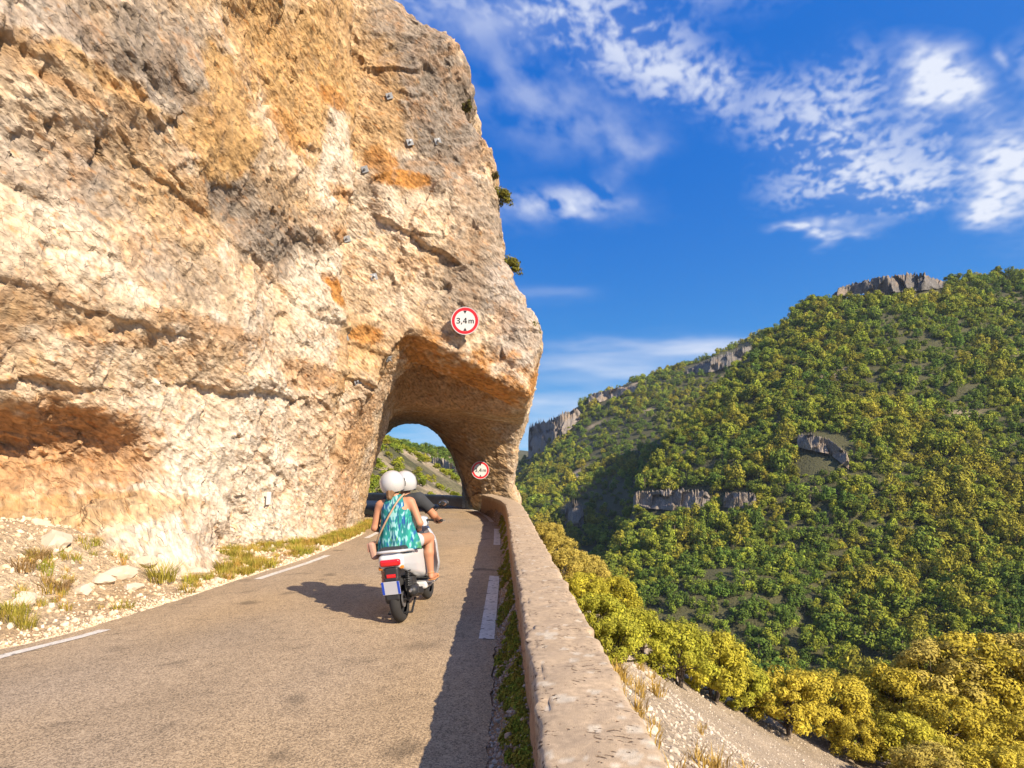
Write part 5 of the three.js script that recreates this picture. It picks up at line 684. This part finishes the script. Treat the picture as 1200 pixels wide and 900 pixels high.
  function helmet(h, R, g, tilt) {
    const f = (x, y, z) => { x -= h[0]; y -= h[1] + 0.02; z -= h[2]; const Y = y * Math.cos(tilt) - z * Math.sin(tilt), Z = y * Math.sin(tilt) + z * Math.cos(tilt); const r = Math.hypot(x / 0.94, Y, Z / 1.06); return Math.max(Math.abs(r - R + 0.012) - 0.012, -Y - 0.088 + 0.25 * Math.max(0, -Z - 0.02), Math.max(-(Z + 0.06) - 9, sdBox(x, Y + 0.06, Z + 0.17, 0.12, 0.095, 0.1, 0.04) * -1)); };
    const m = part('helmet', netGeo(f, [h[0] - 0.19, h[1] - 0.17, h[2] - 0.2], [h[0] + 0.19, h[1] + 0.2, h[2] + 0.2], 0.0075), new THREE.MeshPhysicalMaterial({ color: lin(0.46, 0.45, 0.44), roughness: 0.28, clearcoat: 0.6, clearcoatRoughness: 0.15 }), g);
    const rim = new THREE.TorusGeometry(R * 0.81, 0.009, 8, 40, Math.PI * 1.25); rim.rotateX(Math.PI / 2); rim.rotateY(Math.PI * 1.125); rim.scale(0.94, 1, 1.06); rim.rotateX(-tilt); rim.translate(h[0], h[1] - 0.066, h[2]); part('helmet_trim', rim, black, m);
    const vis = new THREE.SphereGeometry(R + 0.008, 24, 10, 0, Math.PI, 1.25, 0.6); vis.rotateY(Math.PI); vis.scale(0.94, 1, 1.06); vis.translate(h[0], h[1] + 0.02, h[2]); part('visor', vis, new THREE.MeshPhysicalMaterial({ color: lin(0.2, 0.2, 0.2), roughness: 0.08, transmission: 0.8, thickness: 0 }), m);
    part('helmet_badge', (() => { const q = new THREE.SphereGeometry(R + 0.0025, 12, 6, -0.72, 0.3, 1.72, 0.09); q.rotateY(-Math.PI / 2 - 0.35); q.scale(0.94, 1, 1.06); q.translate(h[0], h[1] + 0.02, h[2]); return q; })(), std([0.08, 0.08, 0.09]), m);
    part('helmet_lining', (() => { const q = new THREE.SphereGeometry(R * 0.78, 20, 14, 0, 6.283, 0, 2.1); q.translate(h[0], h[1] + 0.015, h[2]); return q; })(), black, m);
  }
  // passenger
  {
    const g = rideGroup('person', 'passenger in a turquoise patterned top and white helmet on the scooter', 'person'), h = [-0.015, 1.50, -0.30];
    const L = [[P(-0.09, 0.86, -0.22), P(0.09, 0.86, -0.22), 0.125, 0.125, 0.08], [P(0, 0.88, -0.23), P(0, 1.08, -0.25), 0.125, 0.115, 0.08], [P(-0.05, 1.2, -0.26), P(0.05, 1.2, -0.26), 0.115, 0.115, 0.08], [P(-0.155, 1.295, -0.27), P(0.155, 1.295, -0.27), 0.055, 0.055, 0.06], [P(0, 1.3, -0.27), P(0, 1.43, -0.285), 0.056, 0.05, 0.04]];
    for (const k of [-1, 1]) { const sh = P(k * 0.185, 1.285, -0.27), el = P(k * 0.262, 1.04, -0.24), wr = P(k * 0.19, 0.96, -0.46); L.push([sh, el, 0.05, 0.04, 0.03], [el, wr, 0.04, 0.027, 0.02]); const m = k < 0 ? -1.32 : 1, hip = P(k * 0.1, 0.83, -0.27), kn = P(m * 0.255, 0.83, -0.66), an = P(m * 0.24, 0.41, -0.60); L.push([hip, kn, 0.088, 0.06, 0.05], [kn, P(m * 0.243, 0.66, -0.61), 0.057, 0.056, 0.02], [P(m * 0.243, 0.66, -0.61), an, 0.056, 0.034, 0.02], [an, P(m * 0.245, 0.378, -0.62), 0.036, 0.034, 0.02], [P(m * 0.245, 0.375, -0.57), P(m * 0.26, 0.368, -0.77), 0.03, 0.028, 0.02]); for (let i = 0; i < 5; i++) L.push([P(m * (0.235 + i * 0.012), 0.36, -0.775), P(m * (0.236 + i * 0.013), 0.355, -0.80 + i * 0.006), 0.011, 0.009, 0.004]); }
    const skin = [body(L, 0.03, [-0.4, 0.3, -0.86], [0.4, 1.5, 0.0])]; for (const k of [-1, 1]) skin.push(handGeo(hand(P(k * 0.19, 0.96, -0.46), P(k * 0.13, 0.94, -0.62), -k))); skin.push(headGeo(h, 0)); part('body', skin, skinMat, g);
    // sleeveless top, flaring to the hem
    const W = [[0.74, 0.25], [0.85, 0.24], [1.0, 0.205], [1.12, 0.178], [1.24, 0.176], [1.31, 0.15], [1.37, 0.085], [1.42, 0.06]], D = [[0.74, 0.225], [0.85, 0.215], [1.0, 0.17], [1.15, 0.142], [1.28, 0.115], [1.37, 0.075]], Z = [[0.74, -0.24], [1.0, -0.245], [1.3, -0.27], [1.4, -0.28]];
    const top = (x, y, z) => { const w = table(W, y), d = table(D, y), c = table(Z, y), X = x, ZZ = z - c, a = Math.atan2(ZZ, X), fold = 0.008 * sstep(1.2, 0.85, y) * Math.sin(a * 9 + 3 * noise(X * 4, y * 2, ZZ * 4)) + 0.012 * noise(X * 9, y * 5, ZZ * 9), e = (Math.hypot(X / (w + fold), ZZ / (d + fold)) - 1) * Math.min(w, d); const arm = Math.min(Math.hypot((Math.abs(X) - 0.2) / 1, y - 1.27, (ZZ) / 1) - 0.052); return Math.max(smax(e, 0.755 + 0.012 * Math.sin(a * 5) - y, 0.008), y - 1.39 + 0.5 * Math.max(0, 0.06 - Math.abs(X)) * 0.6, -arm) * 0.8; };
    const shirtTex = texture(256, (u, v) => { const m = Math.abs(u - 0.5) * 2, n = fbm(m * 4, v * 5, 1, 3), b = fbm(m * 6 + 4, v * 7, 4, 3), k = fbm(m * 9, v * 10, 8, 2), st = fbm(m * 16, v * 3, 12, 2); let c = [0.04, 0.52, 0.50]; const M = (q, t) => { c = c.map((x, i) => mix(x, q[i], clamp(t, 0, 1))); }; M([0.10, 0.68, 0.55], n * 2.4); M([0.02, 0.33, 0.62], b * 3.2); M([0.62, 0.82, 0.82], sstep(0.05, 0.35, k + 0.28 * sstep(0.35, 0, m)) * 0.85); M([0.05, 0.18, 0.45], sstep(0.22, 0.4, st) * 0.7); M([0.35, 0.66, 0.30], sstep(0.2, 0.45, -n) * 0.7); const gr = (c[0] + c[1] + c[2]) / 3; return c.map(x => mix(x, gr, 0.18) * 0.95); });
    part('sleeveless_top', netGeo(top, [-0.32, 0.7, -0.5], [0.32, 1.46, 0.02], 0.0095, (x, y) => [x / 0.52 + 0.5, (y - 0.72) / 0.7]), new THREE.MeshStandardMaterial({ color: 0xffffff, map: shirtTex, roughness: 0.9 }), g);
    const shorts = [[P(-0.09, 0.83, -0.24), P(0.09, 0.83, -0.24), 0.135, 0.135]]; for (const k of [-1, 1]) shorts.push([P(k * 0.1, 0.835, -0.28), P(k * 0.165, 0.835, -0.42), 0.098, 0.09]);
    part('shorts', netGeo((x, y, z) => { let d = 9; for (const c of shorts) d = smin(d, sdCap(x, y, z, ...c), 0.04); return Math.max(d, -z - 0.42); }, [-0.34, 0.66, -0.55], [0.34, 1.0, -0.05], 0.012), std([0.42, 0.42, 0.43], { roughness: 0.9 }), g);
    const hair = netGeo((x, y, z) => { const q = (Math.hypot((x - h[0]) / 0.086, (y - h[1] - 0.02) / 0.112, (z - h[2] - 0.012) / 0.1) - 1) * 0.086; const nape = sdCap(x, y, z, [h[0], 1.45, -0.215], [h[0] - 0.02, 1.37, -0.185], 0.06, 0.035); return smax(smin(q, nape, 0.03), -z - 0.335, 0.02) + 0.006 * noise(x * 60, y * 14, z * 60); }, [h[0] - 0.13, 1.3, -0.42], [h[0] + 0.13, 1.66, -0.12], 0.008); part('hair', hair, std([0.20, 0.105, 0.045], { roughness: 0.6 }), g);
    for (const k of [-1.32, 1]) { const so = part('sandal', [rbox(0.085, 0.016, 0.25, k * 0.252, 0.345, -0.68, 0.007), rbox(0.095, 0.03, 0.035, k * 0.255, 0.375, -0.74, 0.012)], std([0.46, 0.22, 0.09], { roughness: 0.7 }), g); part('ankle_strap', (() => { const q = new THREE.TorusGeometry(0.038, 0.006, 6, 20); q.rotateX(Math.PI / 2); q.translate(k * 0.243, 0.425, -0.6); return q; })(), std([0.46, 0.22, 0.09], { roughness: 0.7 }), so); }
    helmet(h, 0.152, g, -0.1);
    const bag = rideGroup('shoulder_bag', 'small pinkish brown shoulder bag hanging at the passenger\'s left hip', 'bag'), leather = std([0.40, 0.23, 0.17], { roughness: 0.65 });
    const bagB = part('pouch', netGeo((x, y, z) => sdBox(x + 0.285 + 0.15 * (y - 0.8), y - 0.79, z + 0.2, 0.038, 0.1, 0.085, 0.03), [-0.36, 0.66, -0.32], [-0.2, 0.92, -0.08], 0.008), leather, bag); part('flap', rbox(0.012, 0.1, 0.155, -0.332, 0.83, -0.2, 0.005), std([0.34, 0.18, 0.13], { roughness: 0.65 }), bagB); part('clasp', rbox(0.01, 0.02, 0.03, -0.34, 0.79, -0.2, 0.003), alu, bagB);
    const path = []; for (let i = 0; i <= 22; i++) { const t = i / 22, x = mix(0.10, -0.235, t), y = mix(1.375, 0.88, t), w = table(W, y), d = table(D, y), c = table(Z, y), u = clamp(Math.abs(x) / (w + 0.012), 0, 1); path.push(V3(x, y, c + (d + 0.02) * Math.sqrt(Math.max(0.02, 1 - u * u)))); } for (const q of [V3(0.11, 1.385, -0.27), V3(0.08, 1.33, -0.37)]) path.unshift(q); path.push(V3(-0.27, 0.87, -0.18));
    const strap = new THREE.TubeGeometry(new THREE.CatmullRomCurve3(path), 80, 0.011, 6); part('strap', strap, std([0.42, 0.27, 0.17], { roughness: 0.7 }), bag);
  }
  // driver
  {
    const g = rideGroup('person', 'driver in a dark grey shirt and white helmet steering the scooter', 'person'), h = [0.045, 1.49, -0.63];
    const L = [[P(-0.09, 0.84, -0.56), P(0.09, 0.84, -0.56), 0.13, 0.13, 0.08], [P(0, 0.9, -0.57), P(0, 1.15, -0.61), 0.135, 0.14, 0.08], [P(-0.16, 1.31, -0.62), P(0.16, 1.31, -0.62), 0.065, 0.065, 0.06], [P(0.01, 1.3, -0.62), P(0.04, 1.43, -0.625), 0.062, 0.058, 0.04]];
    for (const k of [-1, 1]) { const sh = P(k * 0.2, 1.3, -0.63), el = P(k * 0.325, 1.09, -0.72), wr = P(k * 0.325, 1.035, -0.915); L.push([sh, el, 0.056, 0.046, 0.03], [el, wr, 0.046, 0.03, 0.02]); const hip = P(k * 0.1, 0.83, -0.6), kn = P(k * 0.17, 0.76, -0.97), an = P(k * 0.13, 0.42, -0.88); L.push([hip, kn, 0.1, 0.068, 0.05], [kn, P(k * 0.15, 0.62, -0.92), 0.062, 0.062, 0.02], [P(k * 0.15, 0.62, -0.92), an, 0.06, 0.038, 0.02], [an, P(k * 0.13, 0.385, -0.9), 0.04, 0.036, 0.02]); }
    const skin = [body(L, 0.03, [-0.45, 0.3, -1.1], [0.45, 1.52, -0.35], 0.012)]; for (const k of [-1, 1]) skin.push(handGeo(hand(P(k * 0.325, 1.035, -0.915), P(k * 0.315, 1.02, -1.02), -k))); skin.push(headGeo(h, 0)); part('body', skin, skinTan, g);
    const T = [[P(-0.09, 0.87, -0.56), P(0.09, 0.87, -0.56), 0.148, 0.148], [P(0, 0.9, -0.57), P(0, 1.15, -0.61), 0.155, 0.16], [P(-0.16, 1.31, -0.62), P(0.16, 1.31, -0.62), 0.08, 0.08]]; for (const k of [-1, 1]) T.push([P(k * 0.2, 1.3, -0.63), P(k * 0.315, 1.135, -0.705), 0.075, 0.07]);
    part('shirt', netGeo((x, y, z) => { let d = 9; for (const c of T) d = smin(d, sdCap(x, y, z, ...c), 0.06); const sl = (Math.abs(x) - 0.3) * 0.57 - (y - 1.155) * 0.8; return Math.max(d + 0.008 * noise(x * 10, y * 7, z * 10), Math.abs(x) > 0.17 ? sl : -9, 0.8 - y, y - 1.385); }, [-0.45, 0.68, -0.85], [0.45, 1.45, -0.38], 0.012), std([0.032, 0.034, 0.038], { roughness: 0.9 }), g);
    const S = [[P(-0.09, 0.83, -0.56), P(0.09, 0.83, -0.56), 0.14, 0.14]]; for (const k of [-1, 1]) S.push([P(k * 0.1, 0.83, -0.6), P(k * 0.16, 0.775, -0.89), 0.112, 0.09]); part('shorts', netGeo((x, y, z) => { let d = 9; for (const c of S) d = smin(d, sdCap(x, y, z, ...c), 0.04); return Math.max(d, -z - 0.88); }, [-0.32, 0.64, -0.95], [0.32, 1.0, -0.38], 0.013), std([0.03, 0.032, 0.04], { roughness: 0.9 }), g);
    for (const k of [-1, 1]) part('shoe', netGeo((x, y, z) => Math.max(smin(sdCap(x, y, z, [k * 0.13, 0.385, -0.86], [k * 0.135, 0.372, -1.01], 0.046, 0.04), sdCap(x, y, z, [k * 0.13, 0.43, -0.88], [k * 0.13, 0.38, -0.9], 0.045, 0.045), 0.02), 0.348 - y), [k * 0.13 - 0.08, 0.33, -1.08], [k * 0.13 + 0.08, 0.5, -0.78], 0.009), std([0.15, 0.13, 0.12]), g);
    part('hair', netGeo((x, y, z) => smax((Math.hypot((x - h[0]) / 0.084, (y - h[1] - 0.01) / 0.11, (z - h[2] - 0.012) / 0.1) - 1) * 0.084, -z - 0.66, 0.02), [h[0] - 0.12, 1.36, -0.74], [h[0] + 0.12, 1.64, -0.48], 0.009), std([0.09, 0.06, 0.04], { roughness: 0.6 }), g);
    helmet(h, 0.15, g, -0.05);
  }
}
console.log('riders done');
renderer.render(scene, camera);
